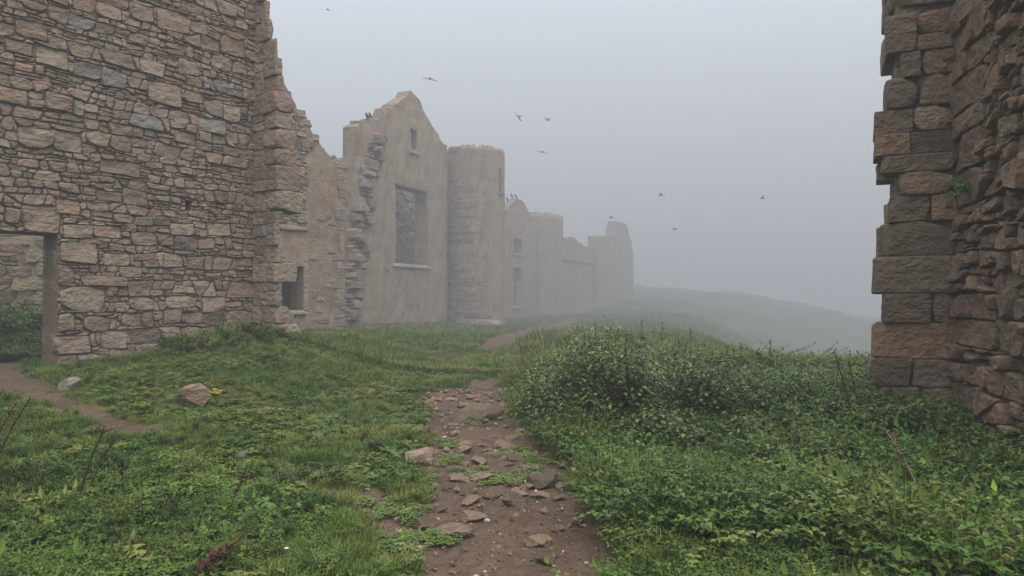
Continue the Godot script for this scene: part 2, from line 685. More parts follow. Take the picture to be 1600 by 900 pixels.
# ------------------------------------------------------------------ the near walls
func left_wall() -> void:
	var fr := frame(90, 11.5, 0.588, 0.809)
	var root := base("rubble_wall", fr.origin, fr.basis)
	tag(root, "tall near rubble stone wall with a doorway and a broken projecting end", "stone wall")
	var door := Rect2(-1.4, -0.6, 1.4, 0.0)
	door.end = Vector2(0.0, onto(fr, 90, 366).y)
	var uc := onto(fr, 395, 400).x
	var ph := onto(fr, 290, 328)
	var putlog := Rect2(ph, onto(fr, 298, 314) - ph)
	var tops := [Vector2(-4, 10), Vector2(uc - 1.2, 9.6), Vector2(uc - 0.5, 9.2), Vector2(uc + 0.1, 8.3)]
	part("wall_core", wall_slab(-4, uc + 0.12, 0.22, -0.6, tops, [door, putlog], 0.55, 0.02, 0.2, Color(0.25, 0.21, 0.178), Color(0.32, 0.27, 0.23)), M.mortar, root, Transform3D(Basis.IDENTITY, Vector3(0, 0, -0.028)))
	# the big stones that can be recognised: left, right, top, bottom in the photograph
	var known := [[53, 105, 73, 105], [230, 283, 128, 163], [82, 128, 205, 240], [22, 80, 197, 233], [153, 217, 250, 275], [112, 156, 95, 122], [240, 292, 18, 47], [277, 312, 90, 116], [340, 380, 57, 85], [157, 193, 108, 135], [317, 345, 155, 180], [347, 373, 163, 190], [68, 110, 147, 172], [270, 305, 205, 224], [305, 350, 183, 208], [2, 50, 62, 85], [22, 70, 30, 62], [200, 236, 6, 30],
		[150, 190, 297, 316], [192, 230, 297, 322], [85, 125, 312, 335], [145, 190, 352, 372], [265, 302, 350, 369], [273, 308, 370, 393], [325, 360, 350, 368], [162, 204, 397, 415], [128, 200, 432, 448], [290, 318, 401, 422], [185, 222, 418, 432], [203, 240, 466, 484], [190, 222, 489, 510], [255, 284, 483, 506], [315, 352, 462, 487], [260, 305, 463, 480], [160, 197, 515, 545], [288, 316, 489, 506],
		[92, 165, 447, 487], [92, 153, 382, 412], [92, 115, 415, 445], [91, 117, 493, 519], [129, 170, 493, 518], [90, 143, 523, 551], [90, 122, 555, 578], [35, 92, 320, 362], [8, 30, 324, 350], [97, 142, 352, 373]]
	var tints := {39: Color(0.2, 0.22, 0.225), 40: Color(0.33, 0.235, 0.165), 41: Color(0.26, 0.19, 0.165), 16: Color(0.33, 0.25, 0.18)}
	var fixed := []
	for k in known:
		var a := onto(fr, k[0], (k[2] + k[3]) / 2.0)
		var b := onto(fr, k[1], (k[2] + k[3]) / 2.0)
		var m: float = (k[0] + k[1]) / 2.0
		var hgt := onto(fr, m, k[2]).y - onto(fr, m, k[3]).y
		var yy := onto(fr, m, (k[2] + k[3]) / 2.0).y
		fixed.append(rect_poly(Vector2((a.x + b.x) / 2, yy), b.x - a.x, hgt, 0.045 * min(1.0, hgt * 2.2)))
	var outline := PackedVector2Array([Vector2(-2.6, -0.4), Vector2(uc + 0.02, -0.4), Vector2(uc + 0.02, 8.4), Vector2(uc - 0.5, 9.2), Vector2(-2.6, 9.4)])
	var holes := [PackedVector2Array([Vector2(-1.4, -1), Vector2(0, -1), Vector2(0, door.end.y), Vector2(-1.4, door.end.y)]), PackedVector2Array([putlog.position, Vector2(putlog.end.x, putlog.position.y), putlog.end, Vector2(putlog.position.x, putlog.end.y)])]
	var polys := rubble(outline, holes, fixed, 0.09, 0.3, 0.0045)
	lay_stones(polys, root, "stone", 300, func(c): return c.x > -0.95 and c.y < 8.0, 0.0, 0.045, 0.12)
	# jamb of the doorway: a column of dressed blocks through the wall's thickness
	var v := 0.1
	var jamb := base_part(root, "door_jamb")
	while v < door.end.y - 0.05:
		var hh: float = min(rf(0.3, 0.55), door.end.y - v)
		put_block(jamb, Vector3(0.005, v, -0.6), Vector3(0.34, v + hh - 0.012, -0.075), "stone", stone_color(), 0.01)
		v += hh
	# the stub of the torn-off cross wall
	var stub := base_part(root, "cross_wall_stub")
	var nose := onto(fr, 430, 400, 0.75).x
	var rows := [[-130, -85, 0.2, 0.2], [-85, -40, 0.16, 0.24], [-40, 2, 0.15, 0.26], [2, 34, 0.16, 0.36], [34, 66, 0.16, 0.5], [66, 98, 0.13, 0.66], [98, 124, 0.2, 0.75], [124, 149, 0.26, 0.75], [149, 180, 0.44, 0.78], [180, 205, 0.38, 0.75], [205, 236, 0.43, 0.76], [236, 262, 0.48, 0.75], [262, 300, 0.53, 0.77], [300, 332, 0.62, 0.78], [332, 352, 0.27, 0.72], [352, 385, 0.14, 0.74], [385, 412, 0.3, 0.75], [412, 441, 0.48, 0.77], [441, 456, 0.2, 0.7], [456, 478, 0.26, 0.74], [478, 505, 0.42, 0.76], [505, 528, 0.58, 0.78], [528, 560, 0.62, 0.78], [560, 590, 0.62, 0.78]]
	for r in rows:
		var hi_v := onto(fr, 440, r[0], 0.5).y
		var lo_v := onto(fr, 440, r[1], 0.5).y
		var t: float = r[3]
		var cut := rf(0.35, 0.6) * t
		var warm := Color(0.33, 0.275, 0.235) * rf(0.88, 1.12) if r[0] > 340 else stone_color()
		put_block(stub, Vector3(nose + rf(-0.03, 0.05), lo_v + 0.004, cut), Vector3(nose + (r[2] * 1.04 if r[2] > 0.35 else r[2] * 0.75), hi_v - 0.006, t), "stone", warm, 0.05)
		if rng.randf() < 0.6 or hi_v - lo_v < 0.25:
			put_block(stub, Vector3(nose + rf(-0.015, 0.03), lo_v + 0.004, -0.3), Vector3(nose + max(0.14, r[2] * rf(0.6, 0.9)), hi_v - 0.004, cut - 0.012), "stone", stone_color(), 0.03)
		else:
			var mv: float = lerp(lo_v, hi_v, rf(0.4, 0.6))
			put_block(stub, Vector3(nose + rf(-0.015, 0.03), lo_v + 0.004, -0.3), Vector3(nose + 0.25, mv - 0.006, cut - 0.012), "stone", stone_color(), 0.03)
			put_block(stub, Vector3(nose + rf(-0.015, 0.03), mv, -0.3), Vector3(nose + 0.22, hi_v - 0.004, cut - 0.012), "stone", stone_color(), 0.03)
	var core := BoxMesh.new()
	core.size = Vector3(0.12, 6.3, 0.66)
	part("core", core, tone(Color(0.27, 0.228, 0.19)), stub, Transform3D(Basis.IDENTITY, Vector3(nose + 0.1, 2.7, 0.2)))
	# the room seen through the doorway
	var harl_c := Color(0.325, 0.268, 0.22)
	var harl_d := Color(0.4, 0.333, 0.276)
	var back := frame(20, 17.5, 0.9, 0.43)
	var room := base("inner_wall", back.origin, back.basis)
	tag(room, "grey inner wall seen through the doorway of the near rubble wall", "stone wall")
	part("wall_core", wall_slab(-4, 0.75, 0.3, -0.6, [Vector2(-4, 3.4), Vector2(0.75, 3.2)], [], 0.5, 0.03, 0.15, harl_c, harl_d), M.harling, room)
	lay_stones(rubble(PackedVector2Array([Vector2(-2.2, 0), Vector2(0.3, 0), Vector2(0.3, 3.1), Vector2(-2.2, 3.2)]), [], [], 0.2, 0.42, 0.008), room, "stone", 120, func(_c): return true, 0.0, 0.05, 0.1)
	var y := 0.0
	while y < 3.1:
		put_block(room, Vector3(0.5 - rf(0, 0.25), y, -0.4), Vector3(0.8, y + 0.34, 0.06), "quoin", Color(0.34, 0.31, 0.27))
		y += 0.355
	for k in 3:
		put_block(room, Vector3(-2 + k * 0.8, 3.15, -0.4), Vector3(-1.25 + k * 0.8, 3.45 + rf(0, 0.3), 0.0), "coping_stone", Color(0.3, 0.27, 0.24))


func base_part(root: Node3D, called: String) -> Node3D:
	var o := Node3D.new()
	o.name = called
	root.add_child(o, true)
	return o


func right_wall() -> void:
	var fr := frame(1495, 8.0, 0.906, -0.423)
	var root := base("ashlar_wall_end", fr.origin, fr.basis)
	tag(root, "dark dressed stone wall end with ragged blocks standing against the sky", "stone wall")
	var rows := [[-190, -120, 1380], [-120, -60, 1372], [-60, 6, 1377], [17, 78, 1370], [78, 118, 1393], [118, 166, 1369], [166, 205, 1352], [205, 240, 1352], [240, 268, 1363], [268, 305, 1389], [305, 346, 1374], [346, 400, 1363], [400, 458, 1349], [458, 505, 1363], [505, 561, 1347], [561, 605, 1345], [605, 660, 1347], [660, 730, 1345]]
	for r in rows:
		var hi_v := onto(fr, 1430, r[0]).y
		var lo_v := onto(fr, 1430, r[1]).y
		var left: float = onto(fr, r[2] + 17.0, 400).x
		var cuts := [left]
		var n := 1 if rng.randf() < 0.35 else 2
		if n == 2:
			cuts.append(lerp(left, 0.0, rf(0.4, 0.68)))
		cuts.append(0.04)
		for k in cuts.size() - 1:
			var c := Color(0.2, 0.16, 0.132) * rf(0.75, 1.25) if rng.randf() < 0.7 else stone_color()  # most front blocks darker: corner shade mixed into their colour, with dark staining
			if k == 1 and hi_v - lo_v > 0.36 and rng.randf() < 0.6:
				var mv: float = lerp(lo_v, hi_v, rf(0.4, 0.6))
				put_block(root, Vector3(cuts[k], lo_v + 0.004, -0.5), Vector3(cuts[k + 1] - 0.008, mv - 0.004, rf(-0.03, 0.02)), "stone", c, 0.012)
				put_block(root, Vector3(cuts[k], mv + 0.003, -0.5), Vector3(cuts[k + 1] - 0.008, hi_v - 0.004, rf(-0.03, 0.02)), "stone", stone_color(), 0.012)
			else:
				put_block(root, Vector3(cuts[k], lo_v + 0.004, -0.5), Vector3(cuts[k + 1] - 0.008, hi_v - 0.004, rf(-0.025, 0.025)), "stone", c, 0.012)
		put_block(root, Vector3(left + rf(-0.05, 0.06), lo_v + 0.004, -0.93), Vector3(-0.3, hi_v - 0.004, -0.52), "stone", Color(0.31, 0.26, 0.22) * rf(0.85, 1.15), 0.02)
	var core := BoxMesh.new()
	core.size = Vector3(0.66, 8, 0.7)
	part("core", core, tone(Color(0.27, 0.228, 0.19)), root, Transform3D(Basis.IDENTITY, Vector3(-0.26, 3.2, -0.46)))

	var fr2 := frame(1495, 8.0, -0.292, -0.956)
	var wall := base("weathered_wall", fr2.origin, fr2.basis)
	tag(wall, "brown weathered rubble wall with jagged stones running past the wall end", "stone wall")
	part("wall_core", wall_slab(-0.5, 3.4, 0.25, -0.6, [Vector2(-0.5, 7.0), Vector2(2.6, 6.6), Vector2(3.4, 5.6)], [], 0.8, 0.06, 0.2, Color(0.25, 0.21, 0.178), Color(0.32, 0.27, 0.23)), M.mortar, wall, Transform3D(Basis.IDENTITY, Vector3(0, 0, -0.06)))
	var polys := []
	var v := -0.3
	var edge := 1.13
	while v < 6.6:
		var hh := rf(0.24, 0.42)
		var stop := edge + rf(-0.2, 0.12)
		if v > 2.5 or rng.randf() < 0.5:
			if rng.randf() < 0.45:
				var m := rf(0.35, 0.75)
				polys.append(rect_poly(Vector2(m / 2, v + hh / 2), m - 0.015, hh - 0.016, 0.012))
				polys.append(rect_poly(Vector2((m + stop) / 2, v + hh / 2), stop - m - 0.015, hh - 0.016, 0.012))
			else:
				polys.append(rect_poly(Vector2(stop / 2, v + hh / 2), stop - 0.015, hh - 0.016, 0.012))
		v += hh
	lay_stones(polys, wall, "dressed_stone", 80, func(_c): return true, 0.0, 0.06, 0.15)
	var outline := PackedVector2Array([Vector2(0.0, -0.3), Vector2(3.4, -0.3), Vector2(3.4, 5.6), Vector2(2.6, 6.6), Vector2(0.0, 7.0)])
	var grown := []
	for p in polys:
		var q := largest(Geometry2D.offset_polygon(p, 0.008))
		if q.size() > 2:
			grown.append(q)
	var rest := rubble(outline, grown, [], 0.12, 0.38, 0.007, 0.11)
	lay_stones(rest, wall, "stone", 220, func(c): return c.x < 2.4, -0.02, 0.13, 0.15, 0.018)
	# tuft rooted in a joint
	var f := base("wall_fern", fr2 * Vector3(0.62, onto(fr2, 1520, 300).y, 0.03))
	tag(f, "small green fern rooted in a joint of the weathered wall", "fern")
	part("fronds", sprig_mesh(7, 9, 0.22, 0.07, 0.028, 1.2, Color(0.06, 0.14, 0.04)), M.leaf, f, Transform3D(Basis(Vector3(0, 0, 1), 0.9), Vector3.ZERO))


# ------------------------------------------------------------------ the castle behind
func castle() -> void:
	var harl_a := Color(0.325, 0.268, 0.22)
	var harl_b := Color(0.4, 0.333, 0.276)
	# --- broken gable between the near wall and the big gable
	var fr := frame(470, 24.0, 0.588, 0.809)
	var g := base("broken_gable", fr.origin, fr.basis)
	tag(g, "weathered stone gable with a sloping broken top behind the near wall", "ruined building")
	var tops := []
	for p in [[440, 120], [462, 166], [470, 178], [484, 197], [500, 228], [512, 240], [524, 254], [530, 258], [541, 256]]:
		tops.append(onto(fr, p[0], p[1]))
	var right := onto(fr, 538, 400).x
	var win := Rect2(onto(fr, 440, 485), Vector2.ZERO)
	win.end = Vector2(onto(fr, 474, 415).x, onto(fr, 470, 417).y)
	part("wall", wall_slab(-5.0, right, 0.2, -0.4, [Vector2(-5, tops[0].y + 4)] + tops, [win], 0.7, 0.035, 0.28, harl_a * 0.92, harl_b), M.harling, g)
	var sill := put_block(g, Vector3(win.position.x, win.position.y - 0.14, -0.3), Vector3(win.end.x + 0.12, win.position.y - 0.005, 0.09), "window_sill", Color(0.42, 0.38, 0.34), 0.0)
	sill.set_meta("label", "pale projecting window sill")
	put_block(g, Vector3(win.end.x + 0.004, win.position.y, -0.4), Vector3(win.end.x + 0.2, win.end.y + 0.1, 0.025), "window_jamb", Color(0.36, 0.32, 0.28), 0.0)
	put_block(g, Vector3(win.position.x, win.end.y + 0.004, -0.4), Vector3(win.end.x + 0.05, win.end.y + 0.3, 0.03), "lintel", Color(0.3, 0.26, 0.23), 0.0)
	put_block(g, Vector3(-1.0, onto(fr, 470, 361).y, -0.2), Vector3(onto(fr, 479, 360).x, onto(fr, 470, 354).y, 0.1), "window_sill", Color(0.4, 0.36, 0.32), 0.0)
	var band := PackedVector2Array([Vector2(-1.2, onto(fr, 470, 350).y), Vector2(0.0, onto(fr, 470, 350).y), Vector2(0.35, onto(fr, 485, 215).y), Vector2(0.1, onto(fr, 474, 190).y), Vector2(-0.35, onto(fr, 460, 172).y), Vector2(-1.2, onto(fr, 460, 150).y)])
	lay_stones(rubble(band, [], [], 0.14, 0.32, 0.01), g, "stone", 60, func(_c): return true, 0.03, 0.07, 0.1)
	var v := 0.3
	while v < tops[-1].y - 0.1:
		var hh := rf(0.26, 0.44)
		var wdt := rf(0.28, 0.55)
		var gone := v > onto(fr, 535, 395).y and v < onto(fr, 535, 362).y
		if gone:
			wdt = 0.3
		put_block(g, Vector3(right - wdt, v, -0.72), Vector3(right + (-0.2 if gone else rf(-0.03, 0.09)), v + hh - 0.008, rf(0.015, 0.04)), "quoin", Color(0.3, 0.255, 0.22) * rf(0.88, 1.1), 0.01)
		v += hh
	part("rear_wall", wall_slab(-5.0, right - 0.1, 0.4, -0.4, [Vector2(-5, 4.4), Vector2(right, 3.6)], [], 0.5, 0.06, 0.2, Color(0.25, 0.21, 0.178), Color(0.32, 0.27, 0.23)), M.mortar, g, Transform3D(Basis.IDENTITY, Vector3(0, 0, -1.4)))
	for k in 26:      # loose stones left on the sloping verge
		var u := rf(tops[0].x, tops[-1].x)
		var t := profile(tops, u)
		put_block(g, Vector3(u - rf(0.1, 0.2), t - 0.15, -rf(0.5, 0.7)), Vector3(u + rf(0.1, 0.2), t + rf(0.02, 0.12), rf(-0.2, 0.04)), "coping_stone", harl_a, 0.15)
	for k in 14:     # stones that show where the harling has fallen off
		var u := rf(0.3, right - 0.6)
		var yy := rf(0.7, 4.5)
		put_block(g, Vector3(u, yy, -0.3), Vector3(u + rf(0.2, 0.45), yy + rf(0.14, 0.24), 0.035), "exposed_stone", Color(0.34, 0.3, 0.26) * rf(0.8, 1.1), 0.02)

	# --- wall in the gap, receding behind the big gable
	var fg := frame(535, 33.0, 0.3, 0.95)
	var gap := base("recessed_wall", fg.origin, fg.basis)
	tag(gap, "low grey wall in the gap between the two gables", "stone wall")
	part("wall", wall_slab(-2.5, 2.2, 0.25, -0.4, [Vector2(-2.5, 5.0), onto(fg, 536, 318), onto(fg, 546, 308), onto(fg, 551, 280), onto(fg, 558, 245)], [], 0.6, 0.04, 0.3, harl_a, harl_b), M.harling, gap)

	# --- the big gable
	fr = frame(557, 30.0, 0.42, 0.9075)
	g = base("tall_gable", fr.origin, fr.basis)
	tag(g, "tall pointed gable with one large and one small window beside the round tower", "ruined building")
	tops = []
	for p in [[557, 196], [562, 191], [580, 189], [592, 187], [600, 182], [605, 174], [612, 170], [618, 165], [624, 157], [631, 152], [636, 148], [641, 143], [646, 143], [650, 148], [655, 156], [661, 168], [670, 187], [682, 208], [692, 224], [700, 227]]:
		tops.append(onto(fr, p[0], p[1]))
	var wid := onto(fr, 699, 400).x
	var w1 := Rect2(onto(fr, 618, 411), Vector2.ZERO)
	w1.end = Vector2(onto(fr, 668, 300).x, onto(fr, 643, 294).y)
	var w2 := Rect2(Vector2(onto(fr, 641, 200).x, onto(fr, 646, 235).y), Vector2.ZERO)
	w2.end = Vector2(onto(fr, 651, 200).x, onto(fr, 646, 202).y)
	part("wall", wall_slab(0, wid, 0.25, -0.4, tops, [w1, w2], 0.75, 0.05, 0.26, harl_a, harl_b), M.harling, g)
	for w in [w1, w2]:
		put_block(g, Vector3(w.position.x - 0.16, w.position.y - 0.17, -0.3), Vector3(w.end.x + 0.16, w.position.y - 0.004, 0.13), "window_sill", Color(0.43, 0.39, 0.35), 0.0)
		put_block(g, Vector3(w.position.x - 0.1, w.end.y + 0.004, -0.5), Vector3(w.end.x + 0.1, w.end.y + 0.28, 0.03), "lintel", Color(0.28, 0.24, 0.21), 0.0)
	# torn toothing on the left edge: centre of the scar at each height
	var scar := [[205, 594], [225, 588], [250, 584], [275, 578], [300, 573], [330, 567], [360, 565], [400, 562], [440, 558], [480, 553], [520, 551]]
	var strip := PackedVector2Array()
	for k in scar:
		strip.append(onto(fr, k[1] - 13.0, k[0]))
	for k in range(scar.size() - 1, -1, -1):
		strip.append(onto(fr, scar[k][1] + rf(7, 13), scar[k][0]))
	lay_stones(rubble(strip, [], [], 0.16, 0.5, 0.02, 0.1), g, "scar_stone", 200, func(_c): return true, 0.02, 0.26, 0.25, 0.04)
	var y := 524.0
	while y > 212.0:
		var px: float = scar[-1][1]
		for k in scar.size() - 1:
			if y >= scar[k][0] and y <= scar[k + 1][0]:
				px = lerp(float(scar[k][1]), float(scar[k + 1][1]), (y - scar[k][0]) / (scar[k + 1][0] - scar[k][0]))
		var step := rf(11, 19)
		var c := onto(fr, px, y - step / 2)
		var hh := onto(fr, px, y - step).y - onto(fr, px, y).y
		if rng.randf() < 0.72:
			var u := c.x + rf(-0.45, 0.35)
			var wide := rf(0.3, 0.7)
			put_block(g, Vector3(u - wide / 2, c.y - hh / 2, -0.2), Vector3(u + wide / 2, c.y + hh * rf(0.1, 0.45), rf(0.25, 0.5)), "toothing_stone", Color(0.3, 0.255, 0.22) * rf(0.75, 1.2), 0.12)
		y -= step
	for k in 22:
		var u := rf(0.2, onto(fr, 622, 150).x)
		var t := profile(tops, u)
		put_block(g, Vector3(u - rf(0.12, 0.25), t - 0.2, -0.7), Vector3(u + rf(0.12, 0.25), t + rf(0.0, 0.12), rf(-0.2, 0.03)), "coping_stone", harl_a, 0.12)
	for p in [[600, 510, 0.6], [640, 509, 0.5], [660, 508, 0.7], [628, 505, 0.4], [605, 420, 0.25], [575, 512, 0.6]]:
		var c := onto(fr, p[0], p[1])
		put_block(g, Vector3(c.x - p[2] / 2, c.y - 0.12, -0.2), Vector3(c.x + p[2] / 2, c.y + 0.14, 0.06), "exposed_stone", Color(0.36, 0.3, 0.27) * rf(0.8, 1.1), 0.02)
	# far wall of that building, seen through the window
	var fi := Transform3D(fr.basis, fr.origin - fr.basis.z * 4.0)
	var inner := base("far_inner_wall", fi.origin, fi.basis)
	tag(inner, "dark rough inner wall seen through the large gable window", "stone wall")
	var peep := Rect2(onto(fi, 638, 300), Vector2(0.4, 0.3))
	part("wall", wall_slab(1.0, 9.5, 0.28, -0.4, [Vector2(1.0, 6.5), Vector2(3, 8.6), Vector2(7, 8.8), Vector2(9.5, 7)], [peep], 0.6, 0.09, 0.4, Color(0.25, 0.21, 0.178), Color(0.32, 0.27, 0.23)), M.mortar, inner)
	var lo := onto(fi, 612, 420)
	var hi := onto(fi, 676, 285)
	var area := PackedVector2Array([lo, Vector2(hi.x, lo.y), hi, Vector2(lo.x, hi.y)])
	var hole := PackedVector2Array([peep.position, Vector2(peep.end.x, peep.position.y), peep.end, Vector2(peep.position.x, peep.end.y)])
	lay_stones(rubble(area, [hole], [], 0.16, 0.5, 0.012, 0.12), inner, "stone", 250, func(_c): return true, -0.05, 0.22, 0.3)

	# --- the round tower
	var tc := Vector3((742.0 - 800.0) / F * 38.3, 0, -38.3)
	var tower := base("round_tower", tc)
	tag(tower, "round stone tower with a grassy top at the corner of the castle", "tower")
	var rad := 1.62
	var top_h := EYE + (HZ - 229.0) / F * 37.0
	var mb := MB.new()
	var seg := 64
	var lev := 44
	for j in lev + 1:
		for i in seg:
			var a := TAU * i / seg
			var h: float = lerp(-0.4, top_h, float(j) / lev)
			if j == lev:
				h += fine.get_noise_2d(i * 14.0, 5.0) * 0.22
			var r := rad + (lump.get_noise_3d(cos(a) * 40, h * 22, sin(a) * 40) + fine.get_noise_3d(cos(a) * 60, h * 40, sin(a) * 60) * 0.6) * 0.035
			if h < 0.5:
				r += 0.06
			var k := lump.get_noise_3d(cos(a) * 30, h * 18 + 50, sin(a) * 30) * 0.5 + 0.5
			mb.vert(Vector3(cos(a) * r, h, sin(a) * r), (harl_a * 0.97).lerp(harl_b, k))
	for j in lev:
		for i in seg:
			var e := (i + 1) % seg
			mb.quad(j * seg + e, j * seg + i, (j + 1) * seg + i, (j + 1) * seg + e)
	var lip := mb.v.size()
	for i in seg:
		var p := mb.v[lev * seg + i]
		mb.vert(Vector3(p.x * 0.72, p.y + 0.05, p.z * 0.72), harl_a)
	for i in seg:
		var e := (i + 1) % seg
		mb.quad(lev * seg + e, lev * seg + i, lip + i, lip + e)
		mb.tri(lip + e, lip + i, mb.vert(Vector3(0, top_h, 0), harl_a) if i == 0 else mb.v.size() - 1)
	part("wall", mb.commit(), M.harling, tower)
	# courses of blocks where the coat has come off: angle measured towards the viewer, positive to the right
	var h := 0.1
	var course := 0
	while h < 7.9:
		var hh := rf(0.36, 0.5)
		var s := -1.35 + (course % 2) * 0.25
		var to := -0.15 + 0.3 * lump.get_noise_1d(h * 60) + (0.3 if h < 2.2 else 0.0)
		while s < to:
			var ln := rf(0.3, 0.52)
			if rng.randf() < 0.86 and not (h > 3.2 and h < 4.2 and rng.randf() < 0.6):
				var one := MB.new()
				add_stone(one, rough_poly(rect_poly(Vector2(s * rad + ln * rad / 2, h + hh / 2), ln * rad - 0.045, hh - 0.045, 0.02), 0.15, 0.01), rf(0.006, 0.03), 0.1, Color(0.33, 0.275, 0.238) * rf(0.88, 1.12), 0.03)
				for k in one.v.size():
					var p := one.v[k]
					var a := p.x / rad
					one.v[k] = Vector3(sin(a) * (rad + p.z + 0.02), p.y, cos(a) * (rad + p.z + 0.02))
				part("stone", one.commit(), M.stone, tower)
			s += ln
		h += hh
		course += 1
	var slit := base_part(tower, "slit_window")
	put_block(slit, Vector3(1.38, top_h - 2.3, 0.55), Vector3(1.52, top_h - 1.0, 0.95), "frame", Color(0.25, 0.21, 0.18), 0.0)
	put_block(slit, Vector3(1.3, top_h - 2.42, 0.5), Vector3(1.58, top_h - 2.28, 1.05), "sill", Color(0.36, 0.32, 0.28), 0.0)
	put_block(tower, Vector3(-0.25, -0.2, 1.3), Vector3(1.45, 0.42, 1.8), "plinth_stone", Color(0.37, 0.33, 0.29), 0.0)
	for k in 9:
		var a := rf(-1.2, 1.2)
		put_block(tower, Vector3(sin(a) * 1.4 - 0.2, top_h - 0.2, cos(a) * 1.4 - 0.2), Vector3(sin(a) * 1.4 + 0.2, top_h + rf(0.0, 0.09), cos(a) * 1.4 + 0.2), "coping_stone", harl_a, 0.2)
	for k in 10:
		var a := rf(-1.5, 1.6)
		var gtu := part("grass_tuft", tuft_mesh(300 + k, 16, 0.3, 0.014), M.grass, tower, Transform3D(Basis.from_scale(Vector3.ONE * rf(0.6, 1.2)), Vector3(sin(a) * 1.3, top_h + 0.02, cos(a) * 1.3)))
		gtu.set_meta("label", "grass growing on the tower top")

	# --- the wings beyond, fading into the fog
	fr = frame(788, 46.0, 0.42, 0.9075)
	g = base("castle_wing", fr.origin, fr.basis)
	tag(g, "hazy castle wing with two windows and a small stepped gable right after the tower", "ruined building")
	tops = []
	for p in [[780, 333], [790, 328], [797, 319], [802, 315], [806, 312], [811, 312], [816, 313], [820, 319], [824, 326], [829, 335], [838, 336]]:
		tops.append(onto(fr, p[0], p[1]))
	var a1 := Rect2(onto(fr, 803.5, 394), Vector2.ZERO)
	a1.end = onto(fr, 815, 374)
	var a2 := Rect2(onto(fr, 802.5, 478), Vector2.ZERO)
	a2.end = onto(fr, 814, 419)
	part("wall", wall_slab(-2.5, onto(fr, 837, 400).x, 0.3, -0.4, tops, [a1, a2], 0.6, 0.05, 0.25, harl_a, harl_b), M.harling, g)
	for w in [a1, a2]:
		put_block(g, Vector3(w.position.x - 0.15, w.position.y - 0.2, -0.2), Vector3(w.end.x + 0.15, w.position.y - 0.004, 0.12), "window_sill", Color(0.42, 0.38, 0.34), 0.0)
		put_block(g, Vector3(w.position.x - 0.2, w.end.y + 0.004, -0.2), Vector3(w.end.x + 0.2, w.end.y + 0.25, 0.06), "lintel", Color(0.34, 0.3, 0.26), 0.0)
	put_block(g, Vector3(a2.position.x + 0.5, a2.position.y - 0.1, -0.5), Vector3(a2.end.x + 0.2, a2.position.y + 1.6, 0.02), "rubble_infill", harl_a, 0.1)
	var wall2 := Transform3D(fr.basis, fr.origin - fr.basis.z * 3.0)
	var gi := base("wing_inner_wall", wall2.origin, wall2.basis)
	tag(gi, "dark inner wall behind the windows of the hazy castle wing", "stone wall")
	part("wall", wall_slab(-1.0, 8.0, 0.5, -0.4, [Vector2(-1, 5.5), Vector2(2.2, 5.6), Vector2(2.3, 6.6), Vector2(8, 6.6)], [], 0.5, 0.08, 0.3, Color(0.25, 0.21, 0.178), Color(0.32, 0.27, 0.23)), M.mortar, gi)

	# half-round bay
	var bc := fr * Vector3((onto(fr, 837, 400).x + onto(fr, 873, 400).x) / 2, 0, -0.3)
	var bay := base("rounded_bay", bc, fr.basis)
	tag(bay, "hazy flat-topped rounded tower between the wing and the low range", "tower")
	var br := (onto(fr, 873, 400).x - onto(fr, 837, 400).x) / 2
	mb = MB.new()
	var bt := EYE + (HZ - 336.0) / F * 52.5
	for j in 25:
		for i in 33:
			var a := PI * i / 32.0
			var hy: float = lerp(-0.5, bt, j / 24.0) + (fine.get_noise_2d(i * 15.0, 60.0) * 0.12 if j == 24 else 0.0)
			var k := lump.get_noise_2d(i * 9.0, hy * 15) * 0.5 + 0.5
			mb.vert(Vector3(-cos(a) * br, hy, sin(a) * br * 0.55 + lump.get_noise_2d(i * 12.0, hy * 30) * 0.05), harl_a.lerp(harl_b, k))
	for j in 24:
		for i in 32:
			var e := j * 33 + i
			mb.quad(e, e + 1, e + 34, e + 33)
	var ctop := mb.vert(Vector3(0, bt, 0), harl_a)
	for i in 32:
		mb.tri(24 * 33 + i, 24 * 33 + i + 1, ctop)
	part("wall", mb.commit(), M.harling, bay)
	var bx := BoxMesh.new()
	bx.size = Vector3(br * 2 - 0.1, bt - 0.1, 1.2)
	part("core", bx, tone(harl_a), bay, Transform3D(Basis.IDENTITY, Vector3(0, (bt - 0.3) / 2, -0.55)))
	for k in 8:
		put_block(bay, Vector3(-br + k * br / 4.0, bt - 0.1, -0.5), Vector3(-br + (k + 1) * br / 4.0, bt + rf(0.0, 0.1), 0.3), "coping_stone", harl_a, 0.05)

	g = base("low_range", fr.origin, fr.basis)
	tag(g, "low hazy castle range with a string course and a broken parapet", "ruined building")
	tops = []
	for p in [[866, 379], [879, 378], [884, 375], [889, 372], [898, 373], [901, 377], [908, 380], [913, 386], [926, 388], [941, 390]]:
		tops.append(onto(fr, p[0], p[1]))
	var c0 := onto(fr, 868, 400).x
	var c1 := onto(fr, 938, 400).x
	part("wall", wall_slab(c0, c1, 0.4, -0.4, tops, [], 0.7, 0.07, 0.2, harl_a, harl_b), M.harling, g)
	var sv := onto(fr, 900, 407).y
	var n := 9
	for k in n:
		put_block(g, Vector3(lerp(c0, c1, k / float(n)), sv - 0.13, -0.2), Vector3(lerp(c0, c1, (k + 1) / float(n)), sv + 0.13, 0.22), "string_course", harl_a * 0.9, 0.004)
	for k in 14:
		var u := rf(c0 + 0.3, c1 - 0.3)
		var t := profile(tops, u)
		put_block(g, Vector3(u - rf(0.2, 0.5), t - 0.25, -0.6), Vector3(u + rf(0.2, 0.5), t + rf(0.0, 0.2), rf(-0.2, 0.05)), "coping_stone", harl_a, 0.05)

	var fe := Transform3D(fr.basis, fr.origin + fr.basis.z * 0.5)
	g = base("end_block", fe.origin, fe.basis)
